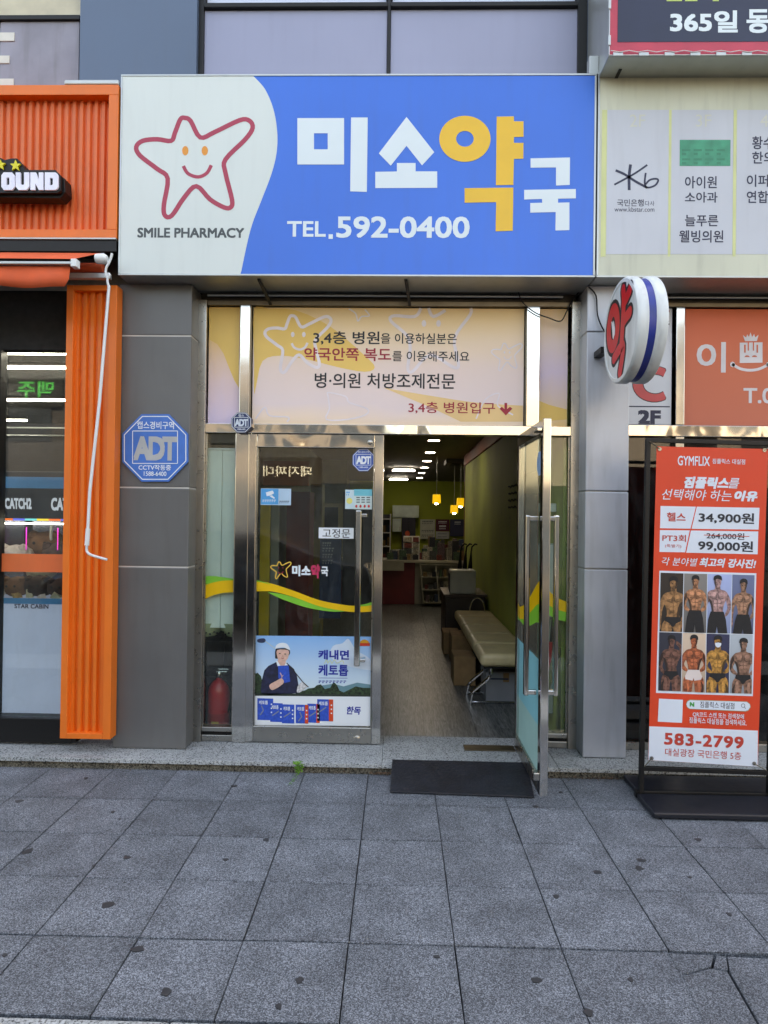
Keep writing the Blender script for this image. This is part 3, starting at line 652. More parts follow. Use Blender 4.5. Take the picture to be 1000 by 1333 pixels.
# poster pixel helpers from the enlarged crop
def q(*pts): return [(325+x/5.714, 820+y/5.714) for x, y in pts]
def pr(name, pts, m, l, par=pst, smooth=0):
    mb = MB(); pts = catmull(pts, True, smooth) if smooth else pts; mb.poly([fl(l)(*p) for p in pts]); return obj(name, mb, m, par)
pr('sky_print', q((38, 42), (915, 50), (912, 500), (36, 488)), sky_p, 1)
pr('cloud_print', q((620, 120), (690, 100), (730, 65), (760, 100), (790, 150), (860, 190), (905, 230), (905, 300), (700, 260), (600, 200)), mat('poster_cloud', (206, 222, 236), .5), 2, smooth=3)
pr('hill_print', q((400, 470), (500, 420), (620, 400), (700, 420), (800, 392), (910, 408), (912, 470)), mat('poster_hill', (96, 140, 150), .5), 2)
tree = mat('poster_trees', (38, 60, 36), .6, 0, .5, 60)
pr('tree_print', q((36, 488), (36, 330), (60, 318), (85, 345), (100, 400), (110, 488)), tree, 3)
pr('tree_print', q((330, 492), (350, 460), (410, 450), (440, 435), (480, 430), (500, 412), (530, 405), (560, 440), (600, 430), (625, 385), (650, 410), (668, 450), (700, 465), (750, 440), (790, 420), (840, 430), (912, 432), (911, 500)), tree, 3)
nv = mat('poster_navy', (26, 32, 62), .6, 0, .3, 30); skn = mat('poster_skin', (222, 176, 158), .5, 0, .08, 40); hr = mat('poster_hair', (30, 24, 24), .5)
bl = mat('packet_blue', (28, 82, 186), .4, 0, .12, 60)
pr('club_print', q((60, 70), (105, 62), (120, 78), (105, 95), (62, 92)), mat('club_head', (46, 56, 84), .4), 3, smooth=3)
mb = MB(); band(mb, q((108, 78), (190, 138)), .5, fl(3), False); obj('club_print', mb, mat('club_shaft', (212, 204, 150), .4), pst)
pr('hair_print', q((192, 150), (205, 138), (290, 140), (292, 190), (200, 215), (190, 190)), hr, 3, smooth=3)
pr('face_print', q((205, 150), (285, 150), (292, 180), (282, 215), (255, 240), (225, 238), (208, 205)), skn, 4, smooth=3)
pr('neck_print', q((212, 215), (270, 222), (268, 268), (205, 262)), skn, 3)
pr('cap_print', q((192, 142), (200, 112), (235, 96), (280, 105), (302, 148), (285, 144), (250, 130), (205, 136)), white_p, 5, smooth=3)
for a, b in ((225, 176), (265, 180)): pr('eye_print', [(325+(a+dx)/5.714, 820+(b+dy)/5.714) for dx, dy in ((-9, 0), (0, -5), (9, 0), (0, 4))], hr, 6)
pr('nose_print', q((246, 182), (252, 198), (243, 199)), mat('skin_shade', (196, 142, 124), .5), 6)
pr('mouth_print', q((234, 207), (246, 210), (258, 206), (253, 213), (246, 215), (239, 213)), mat('poster_lips', (176, 84, 80), .5), 6)
pr('sweater_print', q((84, 450), (90, 380), (110, 300), (140, 268), (200, 238), (245, 285), (290, 255), (330, 290), (352, 340), (362, 400), (370, 470), (150, 485), (90, 478)), nv, 4)
pr('collar_print', q((196, 226), (212, 236), (240, 285), (228, 300), (205, 262)), white_p, 5); pr('collar_print', q((275, 236), (288, 262), (262, 300), (248, 285)), white_p, 5)
pr('packet_print', q((212, 268), (290, 262), (302, 384), (262, 395), (215, 360)), bl, 6)
pr('hand_print', q((148, 410), (200, 378), (235, 360), (252, 372), (254, 392), (235, 412), (190, 440), (160, 445)), skn, 7, smooth=3)
mb = MB(); band(mb, q((228, 318), (240, 345), (238, 362)), 1.1, fl(8), False); band(mb, q((250, 335), (238, 356)), .9, fl(8), False); obj('hand_print', mb, skn, pst)
mb = MB(); band(mb, q((275, 245), (340, 318), (400, 392), (438, 425)), 1.2, fl(7), False); obj('club_print', mb, hr, pst)
pr('glove_print', q((352, 462), (358, 420), (378, 395), (400, 388), (430, 420), (400, 448), (372, 465)), mat('glove', (206, 206, 206), .5, 0, .2, 60), 6, smooth=3)
ptxt = mat('poster_text_blue', (20, 44, 150), .5)
T('캐내면', (415, 846.5, 454, 858.3), GY+.0017, ptxt, pst, bold=.035); T('케토톱', (415, 865.5, 453, 879.5), GY+.0017, ptxt, pst, bold=.03)
mb = MB(); band(mb, q((514, 357), (728, 359)), .6, fl(3), False); obj('line_print', mb, ptxt, pst)
bars(8, (415, 886, 452, 889.2), GY+.0017, ptxt, pst)
mb = MB(); band(mb, catmull(q((555, 250), (575, 222), (580, 248), (600, 225), (612, 250), (630, 222), (650, 248), (690, 228), (700, 250)), False, 3), .7, fl(4), False); obj('script_print', mb, mat('script_yellow', (214, 214, 120), .5), pst)
pr('seal_print', [(474.5+6*math.cos(R(a))*1.05, 838+5.5*math.sin(R(a))) for a in range(150, 391, 20)], mat('seal_gold', (214, 150, 50), .4), 3)
pr('seal_print', q((820, 98), (895, 98), (895, 120), (820, 120)), mat('seal_red', (206, 62, 40), .4), 4)
pr('strip_print', q((36, 470), (912, 482), (911, 500), (36, 492)), mat('poster_dark', (36, 48, 40), .5), 4)
pr('panel_print', q((34, 490), (911, 497), (908, 716), (30, 706)), white_p, 5)
packs = [(58, 508, 176, 672, 0), (153, 543, 246, 686, 0), (240, 553, 333, 697, 0), (343, 555, 437, 697, 1), (430, 548, 522, 692, 1), (503, 515, 622, 680, 1)]
orp = mat('packet_orange', (222, 74, 38), .4)
for i, (a, b, c, d, k) in enumerate(packs):
    L = 6+i % 2
    pr('packet_print', q((a, b), (c, b+3), (c, d), (a, d-3)), bl, L)
    if k: pr('packet_side_print', q((c-(c-a)*.27, b+2), (c, b+3), (c, d), (c-(c-a)*.27, d)), orp, L+1)
    T('케토톱', ((325+(a+12)/5.714), (820+(b+18)/5.714), (325+(a+.66*(c-a))/5.714), (820+(b+46)/5.714)), GY+.004-.0005*(L+1.5), white_p, pst, bold=.02)
    mb = MB(); band(mb, q((a+14, b+95), (a+45, b+75), (a+66, b+60)) if i not in (0, 3) else q((a+30, b+55), (a+45, b+90), (a+20, b+125)), 1.6, fl(L+1.5), False); obj('limb_print', mb, mat('limb%d' % i, (120, 130, 150), .5), pst)
    mb = MB()
    for j in range(3): mb.poly([fl(L+2)(*p) for p in q((c-18, b+40+j*30), (c-8, b+40+j*30), (c-8, b+50+j*30), (c-18, b+50+j*30))])
    obj('icon_print', mb, white_p, pst)
T('한독', (452, 920, 469.5, 930), GY+.001, ptxt, pst, bold=.03, shear=.2)

# ================================================================== OPEN DOOR (leaf turned out 90 degrees)
OX = .80; oy0, oy1 = 3.70, 4.51
od = thing('open_door', 'steel-framed glass door swung open over the black mat', 'door', (OX, oy1, .055))
def ob(name, y0, y1, z0, z1, m=steel, x0=OX, x1=OX+.045, bev=.004): return box(name, x0, x1, y0, y1, z0, z1, m, od, bev)
ob('stile', oy0, oy0+.065, .07, 2.168); ob('stile', oy1-.065, oy1, .07, 2.168)
ob('rail', oy0+.066, oy1-.066, 2.09, 2.168, steel); ob('rail', oy0+.066, oy1-.066, .07, .155, steel_b)
ob('pane', oy0+.066, oy1-.066, .1555, 2.0895, gl_door, OX+.018, OX+.024, 0)
for xo, nm in ((-.06, 'inner'), (.105, 'outer')):
    hy = oy0+.11; z0, z1 = .60, 1.63
    hb = obj('handle', MB().box(OX+xo-.014, OX+xo+.014, hy-.02, hy+.02, z0, z1), steel, od, .008, seg=3)
    for z in (z0+.02, z1-.02):
        xa, xb = sorted((OX+xo, OX+(0 if xo < 0 else .045)))
        obj('bracket', MB().box(xa, xb, hy-.018, hy+.018, z-.014, z+.014), steel, hb, .005)
ob('bottom_pivot', oy0-.0, oy0+.05, .155, .2, steel_b, OX-.035, OX-.0005, .006)
o = ob('closer', oy0+.02, oy0+.12, 2.1, 2.12, steel, OX-.03, OX-.0005)
def fx(y, z, l=1): return Vector((OX+.0178-.0006*l, y, z))
tealm = mat('poster_back_teal', (112, 186, 198), .5, 0, .04, 3); teal2 = mat('poster_back_pale', (146, 190, 186), .5, 0, .04, 3)
mb = MB(); mb.add([fx(oy0+.066, .155), fx(oy1-.066, .155), fx(oy1-.066, .42), fx(oy0+.066, .42)], [(0, 1, 2, 3)]); obj('poster_back', mb, teal2, od)
mb = MB(); mb.add([fx(oy0+.066, .42), fx(oy1-.066, .42), fx(oy1-.066, .80), fx(oy0+.066, .80)], [(0, 1, 2, 3)]); obj('poster_back', mb, tealm, od, label='pale turquoise back of a poster')
for m_, zz in ((wy, ((1.28, 1.14), (1.22, 1.1), (1.13, 1.03), (1.05, .96), (1.02, .94))), (wg, ((1.14, 1.02), (1.10, 1.0), (1.03, .95), (.96, .92), (.94, .93)))):
    mb = MB(); ys = [oy0+.066, 3.92, 4.1, 4.3, oy1-.066]; mb.add([fx(y, z[0]) for y, z in zip(ys, zz)]+[fx(y, z[1]) for y, z in zip(ys, zz)], [(i, i+1, 6+i, 5+i) for i in range(4)]); obj('decal_wave', mb, m_, od)
c = Vector((OX+.0165, 3.87, 1.93)); mb = MB(); mb.poly([c+Vector((0, .075*math.cos(R(22.5+45*i)), .075*math.sin(R(22.5+45*i)))) for i in range(8)]); obj('sticker', mb, mat('sticker_back', (116, 160, 196), .4), od)
fl_plate = P(630, 971, 4.5)
box('floor_pivot_plate', .46, .80, 4.44, 4.545, .0555, .062, steel_d, od, .001)

# ================================================================== SIGNS ABOVE
SY = 4.2
def signbox(label, name, x0, x1, z0, z1, yf, yb, face, trim=alu, tr=.012):
    t = thing(name, label, 'sign', ((x0+x1)/2, yb, z0))
    box('cabinet', x0, x1, yf+.012, yb, z0, z1, alu, t, .003)
    f = box('face', x0+tr, x1-tr, yf+.004, yf+.012, z0+tr, z1-tr, face, t, 0)
    for a in ((x0, x1, z0, z0+tr), (x0, x1, z1-tr, z1), (x0, x0+tr, z0+tr+.0005, z1-tr-.0005), (x1-tr, x1, z0+tr+.0005, z1-tr-.0005)):
        box('trim', a[0], a[1], yf, yf+.0115, a[2], a[3], trim, t, .002)
    return t, f
px0, px1 = -1.817, 1.222; pz0, pz1 = 3.138, 4.432
ps, pf = signbox('wide blue and white pharmacy sign with a smiling red star above the entrance', 'pharmacy_sign', px0, px1, pz0, pz1, SY, 4.49, sgn_b)
SF = SY+.0032; g1 = lambda x, y: P(x, y, SF); g2 = lambda x, y: P(x, y, SF-.0008)
edge = catmull([(330, 99), (345, 116), (356, 142), (361, 172), (360, 200), (353, 228), (340, 262), (326, 300), (313, 359)], False, 6)
cl = lambda v: Vector((max(px0+.012, v.x), v.y, min(pz1-.012, max(pz0+.012, v.z))))
mb = MB(); n = len(edge); e3 = [cl(g1(*p)) for p in edge]; l3 = [Vector((px0+.012, SF, v.z)) for v in e3]
e3[0].z = l3[0].z = pz1-.012; e3[-1].z = l3[-1].z = pz0+.012
mb.add(e3+l3, [(i, i+1, n+i+1, n+i) for i in range(n-1)]); obj('white_field', mb, sgn_w, ps)
mb = MB(); star_face(mb, (177.5, 153.5, 329, 281), g2, 6.0, mi=0, mie=1); obj('star_logo', mb, [sgn_r, txt_org], ps)
T('SMILE PHARMACY', (179.5, 297, 317.5, 309), SF-.0008, txt_grey, ps, bold=.03)
def qs(*pts): return [(380+x*.38, 140+y*.38) for x, y in pts]
def glyph(polys, m, holes=None):
    mb = MB()
    for p in polys: mb.poly([g2(*a) for a in qs(*p)])
    return obj('lettering', mb, m, ps)
lw = mat('letter_white', (214, 226, 230), .35, 0, .01)
glyph([[(19, 36), (179, 36), (179, 88), (19, 88)], [(19, 88), (76, 88), (76, 143), (19, 143)], [(123, 88), (179, 88), (179, 143), (123, 143)], [(19, 143), (179, 143), (179, 195), (19, 195)]], lw)
glyph([[(203, 34), (260, 34), (257, 289), (200, 287)]], lw)
glyph([[(393, 32), (488, 153), (446, 198), (393, 131), (339, 199), (298, 157)]], lw)
glyph([[(360, 190), (424, 190), (424, 218.5), (498, 218.5), (498, 275), (286, 276), (286, 220), (360, 219)]], lw)
glyph([[(818, 174), (953, 171), (952, 265), (905, 267), (905, 205), (818, 206)]], lw)
glyph([[(796, 282), (973, 279), (973, 311), (912, 312), (912, 326), (951, 325), (951, 420), (903, 421), (904, 358), (817, 360), (817, 327), (858, 326), (857, 313), (796, 315)]], lw)
glyph([[(702, 31), (761, 30), (761, 47), (794, 47), (794, 100), (761, 101), (761, 121), (794, 121), (793, 175), (761, 176), (759, 265), (699, 266)]], sgn_y)
glyph([[(592, 276), (759, 274), (757, 422), (698, 424), (700, 324), (592, 326)]], sgn_y)
mb = MB(); A = [g2(*a) for a in qs(*ell(593, 107, 88, 79, 48))]; B = [g2(*a) for a in qs(*ell(593, 107, 30, 27, 48))]; mb.add(A+B, [(i, (i+1) % 48, 48+(i+1) % 48, 48+i) for i in range(48)]); obj('lettering', mb, sgn_y, ps)
T('TEL', (374.5, 288.5, 423.5, 307.5), SF-.0008, lw, ps, bold=.022); T('592-0400', (439, 282.5, 610.5, 309), SF-.0008, lw, ps, bold=.022)
mb = MB(); mb.box(*[sorted((P(428, 300, SF).x, P(433.5, 300, SF).x))[i] for i in (0, 1)], SF-.0009, SF-.0005, P(430, 311, SF).z, P(430, 305, SF).z); obj('lettering', mb, lw, ps)
# directory sign
aged = mat('aged_directory_face', (202, 204, 184), .45, 0, .06, 1.4, dirt=.22)
ds, dfc = signbox('weathered beige clinic directory sign beside the blue pharmacy sign', 'directory_sign', 1.232, 3.6, pz0, 4.455, SY, 4.49, aged)
strip_m = mat('directory_strip', (192, 196, 204), .5, 0, .03, 2, dirt=.08)
for a, b in ((790, 870), (874, 954), (959, 1040), (1044, 1125)):
    card('name_strip', (a, 143, b, 331), SF-.0002, strip_m, ds)
lk_ = SF-.0012; yline = mat('yellowed_line', (206, 210, 150), .5, 0, .04)
for a, b in ((783, 789.5), (870.5, 873.5), (954.5, 958.5), (1040.5, 1043.5)): card('line_print', (a, 143, b, 334), SF-.0006, yline, ds)
ghost = mat('ghost_text', (204, 204, 190), .5)
for a, s in ((820, '2F'), (906, '3F'), (990, '4F')): T(s, (a, 149, a+20, 165), lk_, ghost, ds)
kf = lambda x, y: P(780+x*.22, 170+y*.22, lk_)
mb = MB()
for pts, w_ in ((((98, 235), (150, 258), (215, 300), (285, 338)), 14), (((90, 320), (150, 288), (220, 248), (285, 203)), 11), (((186, 200), (178, 270), (178, 352)), 17), (((276, 250), (270, 310), (285, 337), (330, 325), (350, 295), (335, 285), (300, 292), (275, 318)), 11)):
    band(mb, catmull(pts, False, 4), w_, kf, False)
obj('bank_logo', mb, txt_navy, ds)
T('국민은행', (803.5, 259.5, 838, 268.5), lk_, txt_navy, ds, bold=.008); T('다사', (840, 261.5, 852, 268), lk_, txt_navy, ds); T('www.kbstar.com', (800, 269.5, 852, 275.5), lk_, txt_navy, ds)
T('아이원', (892, 229.5, 933, 245), lk_, txt_navy, ds, bold=.014); T('소아과', (892, 250, 934, 263.5), lk_, txt_navy, ds, bold=.014)
T('늘푸른', (892, 280, 935, 294.5), lk_, txt_navy, ds, bold=.014); T('웰빙의원', (884.5, 300, 941.5, 315.5), lk_, txt_navy, ds, bold=.014)
T('황수', (979.5, 177.5, 1007, 194), lk_, txt_navy, ds, bold=.014); T('한의', (979.5, 197.5, 1007, 213), lk_, txt_navy, ds, bold=.014)
T('이퍼', (972.5, 227.5, 1000, 243), lk_, txt_navy, ds, bold=.014); T('연합', (972.5, 248.5, 1000, 264), lk_, txt_navy, ds, bold=.014)
gt = card('green_tape', (885, 182, 951, 216), lk_, mat('green_tape', (26, 146, 112), .45, 0, .12, 14), ds, 'green tape covering a name')
bars(4, (888, 194, 948, 202), lk_-.0005, mat('taped_text', (20, 128, 98), .5), gt); bars(4, (888, 206, 948, 214), lk_-.0005, MATS['taped_text'], gt)
# navy clinic sign, higher and further out
NY = 4.0; nx0 = P(793, 40, NY).x; nz0 = 4.405
ns, nf = signbox('navy and red clinic sign with white lettering hung above the beige directory', 'clinic_sign', nx0, 3.7, nz0, 5.7, NY, 4.46, redb, alu, .006)
NF = NY+.0032
box('navy_field', P(804, 40, NF).x, 3.69, NF-.001, NF, P(900, 54.5, NF).z, 5.69, navy, ns, 0)
T('365일', (873.5, 14.5, 959.5, 41.5), NF-.002, lw, ns, bold=.03); T('동', (973, 13, 1001, 42), NF-.002, lw, ns, bold=.03)
lime = mat('lime_text', (176, 196, 96), .4)
for a, b in ((868, 888), (892, 908), (928, 936)): card('lettering', (a, -16, b, 1.5), NF-.002, lime, ns)
for i in range(8): box('hinge', P(798+i*33.5, 66, NY).x, P(811+i*33.5, 66, NY).x, NY-.006, NY+.002, nz0-.006, nz0+.016, alu, ns, .002)
for i in range(5): box('hinge', nx0-.006, nx0+.01, NY-.005, NY+.002, nz0+.06+i*.22, nz0+.12+i*.22, alu, ns, .002)
obj('wire', MB().tube([P(795+i*12, 66.5+(1.2 if i % 2 else -.8), NY-.008) for i in range(18)], .0025, 5), white, ns)
box('mounting_slot', nx0+.1, nx0+.12, NY+.12, NY+.32, nz0-.004, nz0+.001, black, ns, 0)
box('corner_clip', nx0-.06, nx0+.0, NY+.2, NY+.26, nz0+.02, nz0+.14, alu, ns, .004)

# ================================================================== ORANGE SHOP (left)
oy = 4.19
ox1 = -1.826
os_ = thing('orange_shop_sign', 'orange corrugated sign panel in a flat orange frame', 'sign', (-2.6, 4.4, 3.37))
def corr(x0, x1, z0, z1, Y, pitch=.05, d=.012):
    mb = MB(); xs = []; x = x0; k = 0
    prof = []
    while x < x1:
        for f, dd in ((0, 0), (.42, 0), (.55, 1), (.87, 1)): 
            if x+f*pitch < x1: prof.append((x+f*pitch, Y+dd*d))
        x += pitch
    prof.append((x1, Y)); n = len(prof)
    mb.add([(a, b, z0) for a, b in prof]+[(a, b, z1) for a, b in prof], [(i, i+1, n+i+1, n+i) for i in range(n-1)])
    return mb
fz0, fz1 = 3.372, 4.358; fx0 = -4.6
box('frame_rail', fx0, ox1, oy, oy+.1, fz1-.064, fz1, orange, os_, .002); box('frame_rail', fx0, ox1, oy, oy+.1, fz0, fz0+.055, orange, os_, .002)
box('frame_post', ox1-.062, ox1, oy, oy+.1, fz0+.056, fz1-.065, orange, os_, .002)
obj('corrugated_panel', corr(fx0, ox1-.062, fz0+.05, fz1-.06, oy+.06, .048, .02), orange_d, os_)
box('cabinet', fx0, ox1, oy+.09, 4.45, fz0+.002, fz1-.002, orange_d, os_, 0)
box('drip_edge', fx0, ox1, oy-.01, oy+.05, fz0-.012, fz0-.001, alu, os_, .002)
box('dark_fascia', fx0, ox1-.0, oy-.0, oy+.12, fz0-.088, fz0-.013, black, os_, .004)
# pixel lettering sign
w2 = thing('word_sign', 'black block sign with white pixel letters and yellow stars on orange panel', 'sign', (-2.6, 4.1, 3.6))
WY2 = 4.10
outl = [(-60, 206), (4, 204), (22, 206), (30, 212), (38, 222), (75, 221), (82, 230), (82, 254), (78, 257), (-60, 254)]
outl = [(-60, 222), (-20, 222), (-12, 206), (-2, 204), (6, 208), (14, 206), (22, 206), (28, 212), (33, 221), (72, 221), (79, 228), (79, 248), (75, 251), (-60, 251)]
obj('block', MB().prism([Vector((p.x, WY2, p.z)) for p in pp(outl, WY2)], (0, .11, 0)), black, w2, .003)
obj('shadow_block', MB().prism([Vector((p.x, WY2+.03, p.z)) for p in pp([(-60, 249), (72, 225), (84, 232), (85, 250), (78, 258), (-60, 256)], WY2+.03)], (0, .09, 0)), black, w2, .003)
lp = mat('pixel_letter_white', (222, 224, 240), .4, emit=(220, 224, 255), estr=.01)
def pl(pts): return MB().prism([Vector((p.x, WY2-.012, p.z)) for p in pp([(x/4.594, 90+y/4.594) for x, y in pts], WY2-.012)], (0, .0115, 0))
OUT = [(22, 617), (72, 617), (88, 635), (88, 703), (72, 722), (22, 722), (8, 703), (8, 635)]
def ring(o, i):
    mb = MB(); A = pp([(x/4.594, 90+y/4.594) for x, y in o], WY2-.012); B = pp([(x/4.594, 90+y/4.594) for x, y in i], WY2-.012); n = len(A); d = Vector((0, .0115, 0))
    mb.add(A+B+[v+d for v in A]+[v+d for v in B], [(k, (k+1) % n, n+(k+1) % n, n+k) for k in range(n)]+[(k, (k+1) % n, 2*n+(k+1) % n, 2*n+k) for k in range(n)]+[(n+k, n+(k+1) % n, 3*n+(k+1) % n, 3*n+k) for k in range(n)]); return mb
obj('letter', ring(OUT, [(40, 648), (54, 648), (56, 652), (56, 688), (54, 692), (40, 692), (38, 688), (38, 652)]), lp, w2)
obj('letter', pl([(94, 617), (122, 617), (124, 688), (138, 692), (144, 688), (144, 617), (174, 617), (174, 703), (158, 722), (110, 722), (94, 703)]), lp, w2)
obj('letter', pl([(182, 722), (182, 617), (214, 617), (232, 665), (232, 617), (258, 617), (258, 722), (232, 722), (210, 682), (210, 722)]), lp, w2)
obj('letter', ring([(268, 617), (330, 617), (340, 622), (348, 635), (348, 703), (340, 716), (330, 722), (268, 722)], [(298, 650), (312, 650), (314, 652), (316, 656), (316, 686), (314, 690), (312, 693), (298, 693)]), lp, w2)
ylw = mat('star_yellow', (222, 210, 40), .4)
for cx_, cy_ in ((0, 572), (92, 576)):
    st_ = [(cx_+(34 if k % 2 == 0 else 15)*math.sin(math.pi*k/5), cy_-(34 if k % 2 == 0 else 15)*math.cos(math.pi*k/5)) for k in range(10)]
    obj('star', pl(st_), ylw, w2)
# awning
aw = thing('awning', 'half-retracted orange fabric awning below the corrugated orange sign', 'awning', (-2.7, 4.3, 3.1))
A0 = P(0, 342, 4.12); 
ax1 = P(133, 331, 4.16).x
mb = MB(); nx = 26; rows = [((4.2, 3.275), (4.2, 3.275)), ((4.14, 3.235), (4.10, 3.2)), ((4.05, 3.195), (3.95, 3.15)),]
top = [(fx0, 4.2, 3.268), (ax1, 4.2, 3.268)]; 
xe = P(96, 345, 3.93).x
# sloping fabric
mb.add([(fx0, 4.185, 3.283), (ax1-.02, 4.185, 3.273), (xe, 3.93, P(96, 337, 3.93).z), (fx0, 3.93, P(96, 337, 3.93).z+.01)], [(0, 1, 2, 3)])
obj('fabric', mb, awn_m, aw)
zb_ = P(50, 343, 3.92).z
box('front_bar', fx0, xe+.012, 3.905, 3.945, zb_-.009, zb_+.009, alu, aw, .004)
box('bar_end_cap', xe-.005, xe+.03, 3.9, 3.95, zb_-.024, zb_+.024, white, aw, .004)
mb = MB(); N_ = 40; vz0 = zb_-.012
for i in range(N_+1):
    x = fx0+(xe-.02-fx0)*i/N_; yy = 3.925+.012*math.sin(i*1.1)
    mb.v += [Vector((x, 3.93, vz0)), Vector((x+.0, yy-.01, vz0-.08)), Vector((x-.03*(i/N_), yy, P(86, 374, 3.93).z+.006*math.sin(i*.8)))]
for i in range(N_):
    for k in range(2): mb.f.append([i*3+k, i*3+3+k, i*3+4+k, i*3+1+k]); mb.m.append(0)
o = obj('valance', mb, awn_m, aw, smooth=True); sm = o.modifiers.new('solid', 'SOLIDIFY'); sm.thickness = .002
obj('roller_end', MB().lathe((-1.875, 4.13, P(145, 337, 4.13).z), [(.01, -.05), (.03, -.05), (.034, 0), (.02, .02), (.01, .02)], 'x', 16), white, aw, smooth=True)
box('arm', fx0, -1.85, 4.15, 4.19, P(120, 362, 4.15).z, P(120, 355, 4.15).z, alu, aw, .004)
obj('roller', MB().tube([(fx0, 4.24, 3.2), (-1.93, 4.24, 3.2)], .03, 14), awn_m, aw, smooth=True)
ck = thing('awning_crank', 'long white crank rod hanging from the awning against the orange post', 'crank', P(122, 660, 4.1))
pth = [P(*p, 4.09) for p in ((144, 336), (143, 345), (139.5, 355))]
obj('hook', MB().tube([P(*p, 4.09) for p in catmull([(146, 330), (143, 340), (138, 350), (139, 361), (143, 360), (141, 356), (140, 366), (142, 374)], False, 4)], .0075, 8), white, ck, smooth=True)
obj('rod', MB().tube([P(142, 372, 4.09), P(130, 520, 4.09), P(117, 640, 4.09), P(114.5, 690, 4.09)], .0095, 10), white, ck, smooth=True)
obj('grip', MB().tube([P(114.8, 688, 4.09), P(113.2, 710, 4.09)], .014, 10), white, ck, smooth=True)
obj('crank_handle', MB().tube([P(*p, 4.09) for p in catmull([(113.2, 708), (113, 716), (116, 721), (125, 724.5), (139.5, 728.5)], False, 4)], .008, 8), white, ck, smooth=True)
# orange post
oc = thing('orange_post', 'tall orange post with corrugated inset beside the dark grey pillar', 'post', (-1.98, 4.3, .1))
cx0, cx1 = (sx(91, 4.25, 372)+sx(74, 4.25, 962))/2, (sx(155, 4.25, 372)+sx(141, 4.25, 962))/2; cz0, cz1 = sz(962, 4.25, 110), sz(371, 4.25, 120); cyf = 4.25
box('frame_post', cx0, cx0+.045, cyf, cyf+.09, cz0, cz1, orange, oc, .002); box('frame_post', cx1-.05, cx1, cyf, cyf+.09, cz0, cz1, orange, oc, .002)
box('frame_rail', cx0+.0455, cx1-.0505, cyf, cyf+.09, cz0, cz0+.035, orange, oc, .002); box('frame_rail', cx0+.0455, cx1-.0505, cyf, cyf+.09, cz1-.035, cz1, orange, oc, .002)
obj('corrugated_panel', corr(cx0+.045, cx1-.05, cz0+.035, cz1-.035, cyf+.035, .05, .022), orange, oc)
for z in (.95, 1.62, 2.55):
    for x in (cx0+.075, cx1-.075): obj('screw', MB().lathe((x, cyf+.031, z), [(.001, 0), (.004, 0), (.004, .006)], 'y', 8), orange, oc)
# shop window with claw machines behind
wn = thing('arcade_window', 'black-framed arcade shop window with a faded orange band across the glass', 'shopfront', (-2.8, 4.42, .055))
AY = 4.40
box('jamb', -2.16, -2.128, AY-.02, AY+.12, .08, 3.1, black, wn, .003)
box('jamb', P(0, 600, AY).x-.02, P(2.5, 600, AY).x, AY-.03, AY+.05, .24, 2.7, black, wn, .003)
box('head_panel', -4.6, -2.161, AY-.01, AY+.08, 2.70, 3.1, black_m, wn, .003)
box('base_panel', -4.6, -2.161, AY-.02, AY+.1, .075, .235, black, wn, .004)
obj('pane', MB().box(-4.6, -2.161, AY+.02, AY+.026, .236, 2.699), glass('arcade_glass', (240, 246, 244), 1.2, .00005), wn)
box('film_band', -4.6, -2.162, AY+.017, AY+.0195, 1.208, 1.33, orange_d, wn, 0)
bd = mat('black_inner', (14, 14, 16), .6)
room = bpy.data.objects.new('arcade_interior', None); COL.objects.link(room); tag(room, kind='structure')
box('floor', -6.5, -1.9, 4.6, 9.5, .02, .05, mat('arcade_floor', (70, 70, 76), .4), room, 0)
box('ceiling', -6.5, -1.9, 4.5, 9.5, 2.9, 3.0, mat('arcade_ceiling', (30, 31, 34), .7), room, 0)
box('rear_wall', -6.5, -1.9, 9.5, 9.6, 0, 3, mat('arcade_wall', (52, 54, 62), .7), room, 0)
box('side_wall', -1.95, -1.9, 4.56, 9.5, 0, 3, mat('arcade_wall2', (48, 50, 56), .7), room, 0)
box('side_wall', -6.6, -6.5, 4.5, 9.5, 0, 3, bd, room, 0)
lampw = mat('tube_lamp_light', (255, 250, 240), .5, emit=(232, 240, 255), estr=5)
lampa = mat('arcade_tube_light', (255, 250, 240), .5, emit=(240, 244, 255), estr=6)
for i, (yy, xl) in enumerate(((5.02, -2.3), (6.47, -2.3), (7.9, -4.5), (8.8, -5.3), (4.56, -2.3))):  # the last tube is unseen, added to light the claw machines
    t = thing('tube_lamp', ['white tube lamp nearest the arcade glass', 'second white tube lamp inside the arcade', 'short-looking white tube lamp at the outer edge of the arcade window', 'white tube lamp at the back of the arcade', 'unseen white tube lamp added behind the dark head panel of the arcade'][i], 'lamp', (-3, yy, 2.8), 'ceiling tube lamps in the arcade')
    obj('tube', MB().tube([(xl-2.1, yy, 2.72), (xl, yy, 2.72)], .011, 8), lampa, t); box('fitting', xl-2.12, xl+.02, yy-.02, yy+.02, 2.735, 2.76, black, t, .003); box('hanger', xl-1, xl-.98, yy-.01, yy+.01, 2.781, 2.9, black, t, 0)
for yy in (8.47, 9.3): box('ceiling_rail', -6, -2, yy, yy+.03, 2.70, 2.715, alu, room, 0)
mk = mat('marquee', (196, 206, 226), .4, emit=(200, 214, 250), estr=.07); mbl = mat('machine_blue_white_glow', (186, 196, 222), .35, 0, .03, 2, emit=(150, 170, 220), estr=.05)  # mbl glows faintly, added to brighten the machine cabinets
led = mat('purple_led', (240, 60, 220), .4, emit=(255, 50, 220), estr=.12); cyl = mat('strip_blue', (66, 150, 204), .4)
plc = [(70, 48, 42), (54, 36, 32), (206, 190, 180), (212, 160, 176), (180, 140, 80), (40, 34, 36), (196, 184, 150), (120, 84, 60)]
plm = [mat('plush_%d' % i, c_, .95, 0, .15, 12, bump=.004, bscale=60) for i, c_ in enumerate(plc)]
